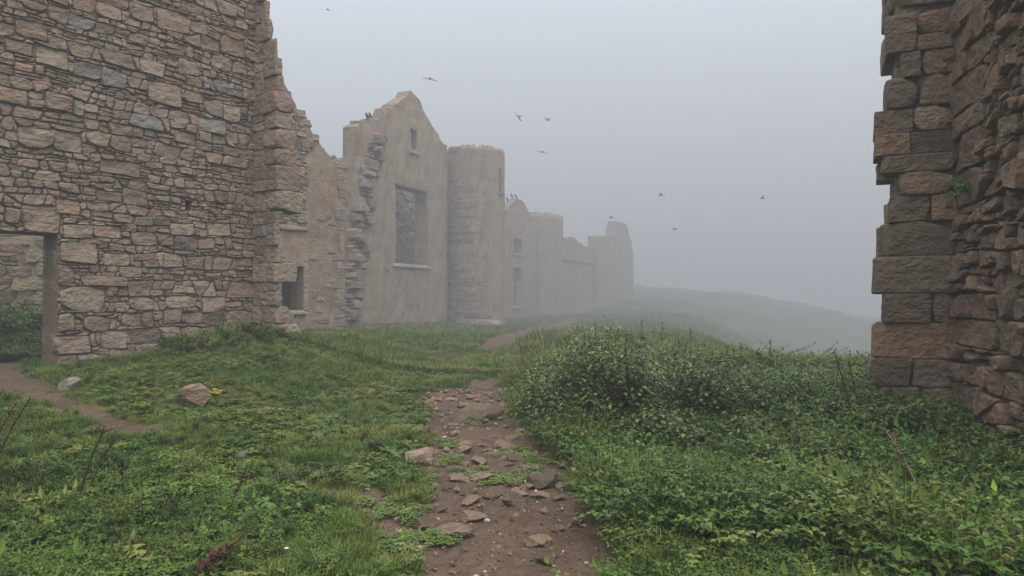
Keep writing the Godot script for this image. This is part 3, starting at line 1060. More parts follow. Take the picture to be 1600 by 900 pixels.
	tag(g, "faint end block with a chimney stump at the far end of the castle", "ruined building")
	tops = []
	for p in [[935, 370], [950, 369], [962.5, 368], [963.5, 351], [966, 350], [980, 352], [982, 360], [985, 372], [988, 385], [990, 398]]:
		tops.append(onto(fe, p[0], p[1]))
	part("wall", wall_slab(tops[0].x, tops[-1].x, 0.45, -0.6, tops, [], 1.0, 0.08, 0.16, harl_a, harl_b), M.harling, g)
	var ch0 := onto(fe, 963.5, 351)
	var ch1 := onto(fe, 980, 352)
	for k in 4:
		put_block(g, Vector3(lerp(ch0.x, ch1.x, k / 4.0), ch0.y - 0.2, -0.9), Vector3(lerp(ch0.x, ch1.x, (k + 1) / 4.0), ch1.y + rf(0.02, 0.12), 0.04), "chimney_stone", harl_a, 0.01)


# ------------------------------------------------------------------ plants
func blade(mb: MB, at: Vector3, dir: float, tall: float, lean: float, wide: float, col: Color, tip: Color) -> void:
	var f := Vector3(cos(dir), 0, sin(dir))
	var s := Vector3(-f.z, 0, f.x) * wide * 0.5
	var ids := []
	for k in 3:
		var t := k / 3.0
		var p := at + Vector3.UP * tall * (t - 0.16 * t * t * lean) + f * tall * lean * t * t * 0.75
		var c := col.lerp(tip, t)
		var w := 1.0 - t * 0.55
		ids.append(mb.vert(p - s * w, c))
		ids.append(mb.vert(p + s * w, c))
	var e := mb.vert(at + Vector3.UP * tall * (1.0 - 0.3 * lean) + f * tall * lean * 0.8, tip)
	mb.quad(ids[0], ids[1], ids[3], ids[2])
	mb.quad(ids[2], ids[3], ids[5], ids[4])
	mb.tri(ids[4], ids[5], e)


func tuft_mesh(sd: int, n: int, tall: float, wide: float, spread := 0.07, lean := 0.8) -> ArrayMesh:
	rng.seed = sd
	var mb := MB.new()
	for k in n:
		var a := rf(0, TAU)
		var r := spread * sqrt(rng.randf())
		var c := rf(0.75, 1.15)
		blade(mb, Vector3(cos(a) * r, -0.02, sin(a) * r), a + rf(-0.9, 0.9), tall * rf(0.5, 1.1), lean * rf(0.15, 1.3), wide * rf(0.7, 1.2), Color(0.88 * c, 0.9 * c, 0.95 * c), Color(1.0 * c, 0.93 * c, 0.85 * c))
	return mb.commit()


func leaf(mb: MB, at: Vector3, dir: Vector3, up: Vector3, ln: float, wd: float, fold: float, col: Color) -> void:
	var side := dir.cross(up).normalized()
	up = side.cross(dir).normalized()
	var b := mb.vert(at, col)
	var l := mb.vert(at + dir * ln * 0.42 - side * wd * 0.5 + up * fold * wd, col)
	var r := mb.vert(at + dir * ln * 0.42 + side * wd * 0.5 + up * fold * wd, col)
	var m := mb.vert(at + dir * ln * 0.5, col)
	var t := mb.vert(at + dir * ln - up * ln * 0.18, col)
	mb.tri(b, m, l)
	mb.tri(l, m, t)
	mb.tri(b, r, m)
	mb.tri(r, t, m)


func stem(mb: MB, pts: Array, r0: float, r1: float, col: Color, sides := 4) -> void:
	var prev := -1
	for k in pts.size():
		var p: Vector3 = pts[k]
		var dir: Vector3 = (pts[min(k + 1, pts.size() - 1)] - pts[max(k - 1, 0)]).normalized()
		var x := dir.cross(Vector3(0.31, 0.2, 0.93)).normalized()
		var y := dir.cross(x)
		var r: float = lerp(r0, r1, float(k) / (pts.size() - 1))
		var first := mb.v.size()
		for s in sides:
			var a := TAU * s / sides
			mb.vert(p + (x * cos(a) + y * sin(a)) * r, col)
		if prev >= 0:
			for s in sides:
				var e := (s + 1) % sides
				mb.quad(prev + s, prev + e, first + e, first + s)
		prev = first


func sprig_mesh(sd: int, stems: int, tall: float, leaf_l: float, leaf_w: float, spread: float, col: Color) -> ArrayMesh:
	rng.seed = sd
	var mb := MB.new()
	for s in stems:
		var a := rf(0, TAU)
		var f := Vector3(cos(a), 0, sin(a))
		var h := tall * rf(0.55, 1.1)
		var reach := h * spread * rf(0.2, 1.0)
		var pts := []
		for k in 4:
			var t := k / 3.0
			pts.append(f * (0.02 + reach * t * t) + Vector3.UP * h * (t - 0.2 * t * t * spread))
		stem(mb, pts, 0.003, 0.0012, col * 0.55, 3)
		var n := int(h / (leaf_l * 0.42)) + 2
		for k in n:
			var t := 0.22 + 0.78 * k / n
			var i: int = min(int(t * 3), 2)
			var p: Vector3 = pts[i].lerp(pts[i + 1], t * 3 - i)
			for sgn in [0.0, PI]:
				var la: float = a + k * 1.5708 + sgn + rf(-0.5, 0.5)
				var size := (1.25 - 0.6 * t) * rf(0.7, 1.2)
				var c := rf(0.72, 1.22)
				leaf(mb, p, Vector3(cos(la), rf(-0.15, 0.45), sin(la)).normalized(), Vector3.UP, leaf_l * size, leaf_w * size, rf(0.05, 0.3), Color(col.r * c, col.g * c, col.b * c))
		leaf(mb, pts[3], Vector3(f.x * 0.5, 0.8, f.z * 0.5).normalized(), f, leaf_l * 0.7, leaf_w * 0.7, 0.2, col * 1.15)
	return mb.commit()


func rosette_mesh(sd: int, n: int, ln: float, wd: float, col: Color) -> ArrayMesh:
	rng.seed = sd
	var mb := MB.new()
	for k in n:
		var a := rf(0, TAU)
		var r := rf(0.0, 0.09)
		var h := rf(0.02, 0.07)
		var c := rf(0.75, 1.25)
		var p := Vector3(cos(a) * r, h, sin(a) * r)
		for q in 3:
			var la := a + (q - 1) * 1.25 + rf(-0.2, 0.2)
			leaf(mb, p, Vector3(cos(la), rf(-0.2, 0.35), sin(la)).normalized(), Vector3.UP, ln * rf(0.7, 1.1), wd * rf(0.8, 1.1), rf(0.02, 0.2), Color(col.r * c, col.g * c, col.b * c))
	return mb.commit()


func frond_mesh(sd: int, n: int, ln: float, col: Color) -> ArrayMesh:      # pinnate leaves such as silverweed
	rng.seed = sd
	var mb := MB.new()
	for k in n:
		var a := rf(0, TAU)
		var f := Vector3(cos(a), 0, sin(a))
		var l := ln * rf(0.6, 1.1)
		var rise := rf(0.25, 0.9)
		var c := rf(0.8, 1.2)
		var cc := Color(col.r * c, col.g * c, col.b * c)
		for q in 6:
			var t := 0.2 + 0.8 * q / 5.0
			var p := f * l * t + Vector3.UP * l * rise * (t - 0.55 * t * t)
			for sg in [-1, 1]:
				var d: Vector3 = (f * 0.55 + Vector3(-f.z, 0.1, f.x) * float(sg)).normalized()
				leaf(mb, p, d, Vector3.UP, l * 0.3 * (1.1 - 0.5 * absf(t - 0.6)), l * 0.12, 0.15, cc)
		leaf(mb, f * l + Vector3.UP * l * rise * 0.45, f, Vector3.UP, l * 0.25, l * 0.12, 0.1, cc)
	return mb.commit()


func scatter(called: String, label: String, category: String, mesh: Mesh, material: Material, places: Array) -> void:
	if places.is_empty():
		return
	var mm := MultiMesh.new()
	mm.transform_format = MultiMesh.TRANSFORM_3D
	mm.use_colors = true
	mm.mesh = mesh
	mm.instance_count = places.size()
	for k in places.size():
		mm.set_instance_transform(k, places[k][0])
		mm.set_instance_color(k, places[k][1])
	var o := MultiMeshInstance3D.new()
	o.multimesh = mm
	o.material_override = material
	o.name = numbered(called)
	add_child(o)
	tag(o, label, category, "", "stuff")


func clump(x: float, d: float) -> float:
	return 0.85 + 0.75 * lump.get_noise_2d(x * 33 - 700, d * 33)


func plant_xf(x: float, d: float, size: float, tilt := 0.2, lift := 0.0) -> Transform3D:
	var b := Basis.from_euler(Vector3(rf(-tilt, tilt), rf(0, TAU), rf(-tilt, tilt))) * Basis.from_scale(Vector3(size * rf(0.85, 1.2), size * rf(0.8, 1.2), size * rf(0.85, 1.2)))
	return Transform3D(b, Vector3(x, ground(x, d) + lift, -d))


func green(kind: float) -> Color:
	# lush to dry
	var a := Color(0.066, 0.135, 0.03)
	var b := Color(0.122, 0.172, 0.038)
	var c := Color(0.22, 0.215, 0.07)
	var k: float = clamp(kind + rf(-0.35, 0.35), 0.0, 1.0)
	var col := a.lerp(b, k * 2.0) if k < 0.5 else b.lerp(c, k * 2.0 - 1.0)
	var s := rf(0.8, 1.2)
	return Color(col.r * s, col.g * s, col.b * s)


func path_side(x: float, d: float) -> float:       # positive to the right of the footpath
	var pts: Array = tracks["path"]
	for k in pts.size() - 1:
		if d <= pts[k + 1].y:
			return x - lerp(pts[k].x, pts[k + 1].x, clamp((d - pts[k].y) / (pts[k + 1].y - pts[k].y), 0.0, 1.0))
	return x + 0.42


func in_wall(x: float, d: float) -> bool:
	if x > 4.1 and d > 3.0 and d < 9.5 and x > 4.95 - (8.0 - d) * 0.31:
		return true
	var q := Vector2(x + 7.42, d - 11.5)
	var u := q.x * 0.588 + q.y * 0.809
	var w := q.x * 0.809 - q.y * 0.588
	return w < 0.05 and w > -0.6 and u < 4.2 and u > 0.0


func plants() -> void:
	var grass_s := []
	var grass_l := []
	var far_g := []
	var clover := []
	var nettle := []
	var fronds := []
	var bramble := []
	var broad := []
	var straw := []
	rng.seed = 77
	# ---- near and middle ground; the count per square metre falls with the distance
	for k in 78000:
		var d := 2.2 + 15.0 * pow(rng.randf(), 1.35)
		var x := rf(-0.85, 0.85) * (d + 0.6)
		if x > 0.8 * d or x < -0.82 * d - 0.4 or in_wall(x, d):
			continue
		var b := bare(x, d)
		if b > 0.55 or rng.randf() < b * 0.9:
			continue
		var side := path_side(x, d)
		var lush := lump.get_noise_2d(x * 40 + 500, d * 40)
		var patchy := lump.get_noise_2d(x * 18 - 200, d * 18)
		var left_weeds := smoothstep(-1.3, -2.2, x) * (1.0 - smoothstep(5.4, 6.6, d + 0.8 * patchy))
		var right_side := side > 0.0
		if not right_side:
			if rng.randf() < left_weeds:
				var r := rng.randf()
				if rng.randf() < 0.03:
					broad.append([plant_xf(x, d, rf(0.5, 1.1)), green(0.45)])
				if r < 0.3:
					nettle.append([plant_xf(x, d, rf(0.5, 0.95) * (0.35 + 0.5 * clump(x + 3, d))), green(0.2 + lush * 0.4) * clump(x, d)])
				elif r < 0.48:
					fronds.append([plant_xf(x, d, rf(0.6, 1.1)), green(0.25) * clump(x, d)])
				elif r < 0.62:
					clover.append([plant_xf(x, d, rf(0.9, 1.5), 0.2, 0.03), green(0.35)])
				elif r < 0.9:
					grass_s.append([plant_xf(x, d, rf(0.9, 1.6)), green(0.3 + lush * 0.4)])
			else:
				var r := rng.randf()
				var short: float = 0.45 + 0.5 * smoothstep(-0.1, 0.4, patchy) + 0.35 * smoothstep(9.0, 13.0, d)
				if r < 0.22 and patchy < 0.15:
					clover.append([plant_xf(x, d, rf(0.6, 1.1)), green(0.35 + lush * 0.5)])
				elif r < 0.9:
					grass_s.append([plant_xf(x, d, short * rf(0.7, 1.25)), green(0.42 + lush * 0.6) * 1.12])
				elif patchy > 0.1:
					(nettle if rng.randf() < 0.5 else fronds).append([plant_xf(x, d, rf(0.35, 0.7)), green(0.3)])
		else:
			var r: float = clamp(0.5 + 0.75 * lump.get_noise_2d(x * 55 + 900, d * 55) + rf(-0.3, 0.3), 0.0, 0.999)
			var tall: float = smoothstep(0.3, 1.5, side)
			var rank: float = 0.62 + 0.6 * smoothstep(-0.25, 0.4, lump.get_noise_2d(x * 28 + 60, d * 28))
			if rng.randf() < 0.05:
				straw.append([plant_xf(x, d, rf(0.5, 1.1) * rank), Color(0.3, 0.24, 0.12) * rf(0.6, 1.2)])
			if rng.randf() < 0.022 and d < 8.0:
				broad.append([plant_xf(x, d, rf(0.5, 1.3) * rank), green(0.55)])
			if rng.randf() < 0.012:
				broad.append([plant_xf(x, d, rf(0.3, 0.7)), Color(0.32, 0.2, 0.05) * rf(0.5, 1.2)])
			var bank := smoothstep(7.0, 9.0, d)
			if side < 0.9 and r < 0.62:
				grass_s.append([plant_xf(x, d, rf(0.8, 1.5)), green(0.35 + lush * 0.4)])
			elif d > 10.3 and rng.randf() < 0.85:
				grass_l.append([plant_xf(x, d, rf(0.25, 0.5)), green(0.6 + lush * 0.4)])
			elif r < 0.34:
				nettle.append([plant_xf(x, d, (rf(0.55, 0.95) + 0.2 * tall * bank) * rank), green(0.28 + lush * 0.5) * 1.08])
			elif r < 0.5:
				fronds.append([plant_xf(x, d, rf(0.7, 1.3) * rank), green(0.3 + lush * 0.3) * 1.25])
			elif r < 0.64:
				bramble.append([plant_xf(x, d, (rf(0.5, 1.0) + 0.2 * tall * bank) * rank), green(0.2 + lush * 0.4) * 0.85])
			elif r < 0.68 and d < 7.0:
				broad.append([plant_xf(x, d, rf(0.5, 1.0)), green(0.4)])
			elif r < 0.92:
				(grass_s if rng.randf() < 0.75 else grass_l).append([plant_xf(x, d, rf(0.5, 1.0) * rank), green(0.4 + lush * 0.4)])
	# ---- farther turf
	for k in 34000:
		var d := 14.0 + 46.0 * pow(rng.randf(), 1.7)
		var x := rf(-0.42, 0.5) * d
		if bare(x, d) > 0.15 or (d > 20.0 and absf(x - 0.6) < 4.0 and bare(x + 0.02, d + 1.6) > 0.3):
			continue
		var lush := lump.get_noise_2d(x * 12 + 500, d * 12)
		far_g.append([plant_xf(x, d, rf(0.7, 1.5) * (0.8 + d * 0.012) * (1.5 if x > 0.6 and d < 30 else 0.75)), green(0.45 + lush * 0.6)])
	# the room behind the doorway is overgrown
	for k in 1500:
		var d := rf(12.2, 17.5)
		var x := rf(-0.76, -0.6) * d
		if not in_wall(x, d):
			(nettle if rng.randf() < 0.7 else bramble).append([plant_xf(x, d, rf(0.9, 2.3) * lerp(0.35, 1.0, smoothstep(13.0, 15.5, d))), green(0.1)])
	# the overgrown foot of the right-hand walls
	for k in 1500:
		var d := rf(5.0, 9.4)
		var x := rf(2.4, 5.2)
		if not in_wall(x, d) and rng.randf() < smoothstep(2.2, 4.2, x):
			(nettle if rng.randf() < 0.6 else bramble).append([plant_xf(x, d, rf(0.7, 1.35)), green(0.25)])
	# rank growth at the foot of the near wall
	for k in 900:
		var t := rf(0.2, 4.2)
		var o := absf(rng.randfn(0, 0.5)) + 0.1
		var x := -7.42 + 0.588 * t + 0.809 * o
		var d := 11.5 + 0.809 * t - 0.588 * o
		(nettle if t > 1.6 and rng.randf() < 0.6 else grass_s).append([plant_xf(x, d, rf(0.5, 1.2)), green(0.45)])
	var white := Color(1, 1, 1)
	scatter("short_grass", "short green grass covering the ground by the path", "grass", tuft_mesh(1, 26, 0.11, 0.0065, 0.1, 0.9), M.grass, grass_s)
	scatter("tall_grass", "tall pale grass on the bank beyond the bush", "grass", tuft_mesh(2, 26, 0.5, 0.009, 0.12, 0.7), M.grass, grass_l)
	scatter("far_grass", "grass of the open turf below the castle", "grass", tuft_mesh(3, 24, 0.17, 0.018, 0.2, 0.8), M.grass, far_g)
	scatter("straw", "dry straw-coloured grass stems among the right-hand weeds", "grass", tuft_mesh(9, 5, 0.34, 0.005, 0.08, 1.0), M.grass, straw)
	scatter("clover", "low clover leaves among the grass", "clover", rosette_mesh(4, 16, 0.034, 0.03, white), M.leaf, clover)
	scatter("nettles", "leafy green nettles and dead nettles in the verges", "weeds", sprig_mesh(5, 6, 0.3, 0.052, 0.03, 0.7, white), M.leaf, nettle)
	scatter("silverweed", "feathery low leaves of silverweed in the verges", "weeds", frond_mesh(6, 9, 0.17, white), M.leaf, fronds)
	scatter("brambles", "arching bramble shoots with dark green leaves", "brambles", sprig_mesh(7, 5, 0.42, 0.068, 0.046, 1.5, white), M.leaf, bramble)
	scatter("broad_weeds", "broad pale leaves of dock among the verge weeds", "weeds", sprig_mesh(8, 5, 0.15, 0.12, 0.055, 1.4, white), M.leaf, broad)


func bush(called: String, label: String, at: Vector2, rx: float, rz: float, tall: float, stems: int, leaf_l: float, lo: Color, hi: Color, sd: int) -> void:
	rng.seed = sd
	var gy := ground(at.x, at.y)
	var root := base(called, Vector3(at.x, gy, -at.y))
	tag(root, label, "bush")
	var wood := MB.new()
	var crown := MB.new()
	var hub := Vector2(0.3, 0)
	for s in stems:
		var a := rf(0, TAU)
		var r := sqrt(rng.randf())
		if s % 9 != 0:
			r = hub.x
			a = hub.y
		else:
			hub = Vector2(r, a)
		var foot := Vector3(cos(a) * r * rx * 0.85 + rng.randfn(0, 0.1), 0, sin(a) * r * rz * 0.85 + rng.randfn(0, 0.1))
		foot.y = ground(at.x + foot.x, at.y - foot.z) - gy - 0.03
		var swell := 0.75 + 0.45 * lump.get_noise_2d((at.x + foot.x) * 40, (at.y - foot.z) * 40)
		var h: float = tall * (1.0 - 0.5 * r * r) * rf(0.6, 1.05) * swell
		var out := Vector3(cos(a), 0, sin(a)) * h * rf(0.05, 0.55) * r + Vector3(rf(-0.12, 0.12), 0, rf(-0.12, 0.12))
		var pts := []
		for k in 5:
			var t := k / 4.0
			pts.append(foot + out * t * t + Vector3.UP * h * t)
		stem(wood, pts, 0.006, 0.002, Color(0.07, 0.055, 0.035), 3)
		var n := int(h / 0.034) + 3
		for k in n:
			var t := 0.12 + 0.88 * (k + rng.randf()) / n
			t = min(t, 0.999)
			var i := int(t * 4)
			var p: Vector3 = pts[i].lerp(pts[i + 1], t * 4 - i)
			for q in 2:
				var la := rf(0, TAU)
				var arm := Vector3(cos(la), rf(-0.1, 0.3), sin(la)) * rf(0.0, 0.15)
				var c := lo.lerp(hi, pow(rng.randf(), 2.2))  # pale end of the range paints glints into random leaves
				leaf(crown, p + arm, Vector3(cos(la), rf(-0.35, 0.2), sin(la)).normalized(), Vector3.UP, leaf_l * rf(0.6, 1.2), leaf_l * rf(0.35, 0.6), rf(0.0, 0.3), c)
	part("stems", wood.commit(), M.dry_stem, root).set_meta("kind", "stuff")
	part("foliage", crown.commit(), M.leaf, root).set_meta("kind", "stuff")


func bushes() -> void:
	bush("leafy_bush", "big dark leafy bush beside the bend of the muddy path", Vector2(1.4, 8.5), 1.35, 0.95, 1.5, 270, 0.08, Color(0.05, 0.088, 0.026), Color(0.18, 0.23, 0.08), 901)
	bush("leafy_bush", "paler mounded bush rising behind the big dark bush", Vector2(1.2, 10.0), 1.05, 0.7, 1.55, 220, 0.07, Color(0.08, 0.14, 0.025), Color(0.22, 0.29, 0.05), 902)
	bush("leafy_bush", "spreading low bush between the big dark bush and the wall end", Vector2(3.1, 8.9), 1.2, 0.8, 0.7, 200, 0.07, Color(0.06, 0.105, 0.025), Color(0.19, 0.26, 0.06), 903)
	bush("bramble_thicket", "bramble thicket at the foot of the dark wall end", Vector2(4.2, 7.35), 0.85, 0.6, 0.85, 120, 0.08, Color(0.05, 0.085, 0.025), Color(0.15, 0.21, 0.06), 904)
	bush("bramble_thicket", "low leafy undergrowth at the foot of the big dark bush", Vector2(1.8, 7.3), 1.3, 0.55, 0.75, 170, 0.08, Color(0.05, 0.088, 0.026), Color(0.18, 0.23, 0.08), 905)


func at_ground(x: float, y: float) -> Vector2:        # where the sight line through a pixel meets the land
	var d := 2.0
	while d < 60.0:
		if EYE + (HZ - y) / F * d < land((x - 800.0) / F * d, d):
			break
		d += 0.03
	return Vector2((x - 800.0) / F * d, d)


func stalk(called: String, label: String, category: String, group: String, foot: Vector2, tip: Vector3, head: String, thick: float, col: Color, head_col: Color) -> void:
	var g := Vector3(foot.x, ground(foot.x, foot.y) - 0.03, -foot.y)
	var root := base(called, g)
	tag(root, label, category, group)
	var end := tip - g
	var mb := MB.new()
	var pts := []
	for k in 5:
		var t := k / 4.0
		pts.append(Vector3(end.x * t * (0.5 + 0.5 * t), end.y * t, end.z * t * (0.5 + 0.5 * t)) + Vector3(rf(-1, 1), 0, rf(-1, 1)) * 0.008 * end.y)
	stem(mb, pts, thick, thick * 0.5, col, 5)
	part("stem", mb.commit(), M.dry_stem, root)
	var hm := MB.new()
	var top: Vector3 = pts[4]
	if head == "umbel":
		for k in 22:
			var a := k * 2.399
			var r := 0.1 * sqrt((k + 0.5) / 22.0)
			var e := top + Vector3(cos(a) * r, 0.06 - r * 0.25, sin(a) * r)
			stem(hm, [top, top.lerp(e, 0.5) + Vector3(0, -0.004, 0), e], 0.0022, 0.0016, col, 3)
			for q in 5:
				leaf(hm, e + Vector3(rf(-0.01, 0.01), rf(-0.004, 0.008), rf(-0.01, 0.01)), Vector3(rf(-1, 1), rf(0, 1), rf(-1, 1)).normalized(), Vector3(0.2, 1, 0.1), 0.024, 0.015, 0.1, head_col * rf(0.7, 1.2))
	else:
		var n := 90 if head == "dock" else 46
		for k in n:
			var t := 0.5 + 0.5 * k / n if head == "dock" else 0.72 + 0.28 * k / n
			var i: int = min(int(t * 4), 3)
			var p: Vector3 = pts[i].lerp(pts[i + 1], t * 4 - i)
			var a := rf(0, TAU)
			var r := rf(0.004, 0.03) * (1.4 - t) * 2.0 if head == "dock" else rf(0.002, 0.01)
			leaf(hm, p + Vector3(cos(a) * r, rf(-0.01, 0.01), sin(a) * r), Vector3(cos(a), rf(0.1, 1.2), sin(a)).normalized(), Vector3.UP, rf(0.02, 0.04), rf(0.013, 0.024), 0.2, head_col * rf(0.6, 1.25))
	part("seed_head", hm.commit(), M.dry_stem, root)


func stalks() -> void:
	rng.seed = 555
	var brown := Color(0.055, 0.042, 0.03)
	var rust := Color(0.1, 0.052, 0.034)
	var at := func(x: float, y: float, d: float) -> Vector3:
		return Vector3((x - 800.0) / F * d, EYE + (HZ - y) / F * d, -d)
	stalk("dead_umbel", "dead hogweed stem with a flat brown seed head in the left weeds", "dead plant", "", Vector2(-3.35, 5.45), at.call(160, 676, 5.4), "umbel", 0.012, brown, Color(0.11, 0.085, 0.06))
	stalk("dead_umbel", "bare forked side stem beside the dead hogweed", "dead plant", "", Vector2(-3.3, 5.45), at.call(178, 688, 5.5), "spike", 0.008, brown, brown)
	for p in [[-4.3, 5.7, 25, 630], [-4.2, 5.6, 48, 622], [-4.45, 5.75, 4, 612]]:
		stalk("dock_stalk", "dark dock stalk at the end of the side track", "dead plant", "dock stalks by the side track", Vector2(p[0], p[1]), at.call(p[2], p[3], p[1]), "dock", 0.008, brown, Color(0.1, 0.068, 0.042))
	stalk("dock_stalk", "rust-red dock seed stalk leaning over the near weeds", "dead plant", "", Vector2(-1.85, 3.85), at.call(378, 842, 4.0), "dock", 0.006, rust, Color(0.09, 0.045, 0.03))
	stalk("dock_stalk", "second rust-red dock stalk right beside the leaning one", "dead plant", "", Vector2(-1.78, 3.8), at.call(352, 858, 3.8), "dock", 0.005, rust, Color(0.09, 0.045, 0.03))
	for p in [[1.9, 4.9, 190, 704], [-2.9, 5.3, 190, 720], [-1.9, 4.6, 385, 738], [-2.1, 4.7, 262, 770]]:
		if p[0] < 0:
			stalk("thin_stem", "thin dark stem standing up out of the left weeds", "dead plant", "thin stems in the left weeds", Vector2(p[0], p[1]), at.call(p[2], p[3], p[1]), "spike", 0.006, brown, brown)
	stalk("dock_stalk", "dark dock stalk with drooping seed head in front of the wall end", "dead plant", "", Vector2(3.55, 7.3), at.call(1303, 548, 7.4), "dock", 0.01, brown, Color(0.045, 0.03, 0.025))
	stalk("dock_stalk", "shorter branched dock stalk beside the wall end", "dead plant", "", Vector2(3.65, 7.3), at.call(1325, 566, 7.4), "dock", 0.009, brown, Color(0.06, 0.04, 0.03))
	stalk("dry_cane", "long dry cane leaning left out of the right-hand weeds", "dead plant", "", Vector2(2.8, 4.6), at.call(1382, 672, 5.2), "spike", 0.009, Color(0.16, 0.115, 0.075), Color(0.1, 0.07, 0.05))
	stalk("dry_cane", "dark dry cane leaning beside the weathered wall", "dead plant", "", Vector2(3.3, 4.7), at.call(1505, 700, 5.2), "spike", 0.008, brown, brown)
	stalk("dry_cane", "thin pale cane crossing the long dry cane", "dead plant", "", Vector2(2.7, 4.8), at.call(1395, 680, 5.4), "spike", 0.006, Color(0.2, 0.16, 0.11), Color(0.17, 0.13, 0.09))
	for p in [[902, 508], [929, 502], [948, 516], [966, 512], [978, 515], [987, 524], [1002, 500, 1], [1034, 503, 1], [1060, 530], [1072, 536], [1078, 512, 1], [1091, 545], [1105, 556], [1137, 540], [1158, 536], [1164, 560], [1188, 552], [1203, 530, 1], [1240, 560], [1252, 565], [1262, 572], [1289, 580]]:
		var d := rf(9.8, 12.6)
		var x: float = (p[0] - 800.0) / F * d
		stalk("seed_stalk", "slender brown seed stalk standing above the bank", "dead plant", "seed stalks along the bank", Vector2(x + rf(-0.08, 0.08), d), at.call(p[0], p[1], d), "spike", 0.004 if p.size() > 2 else 0.007, Color(0.075, 0.06, 0.042), Color(0.085, 0.062, 0.045))


# ------------------------------------------------------------------ loose stones, flowers, birds
func rock(called: String, label: String, group: String, px: float, py: float, wide: float, tall: float, deep: float, turn: float, col: Color, sink := 0.35, which := -1) -> void:
	var p := at_ground(px, py)
	var o := part(called, rock_meshes[which if which >= 0 else rng.randi() % rock_meshes.size()], tone(col, "rock"))
	o.transform = Transform3D(Basis.from_euler(Vector3(rf(-0.12, 0.12), turn, rf(-0.12, 0.12))) * Basis.from_scale(Vector3(wide, tall, deep)), Vector3(p.x, land(p.x, p.y) - 0.03 + tall * (0.5 - sink), -p.y))
	tag(o, label, "stone", group)


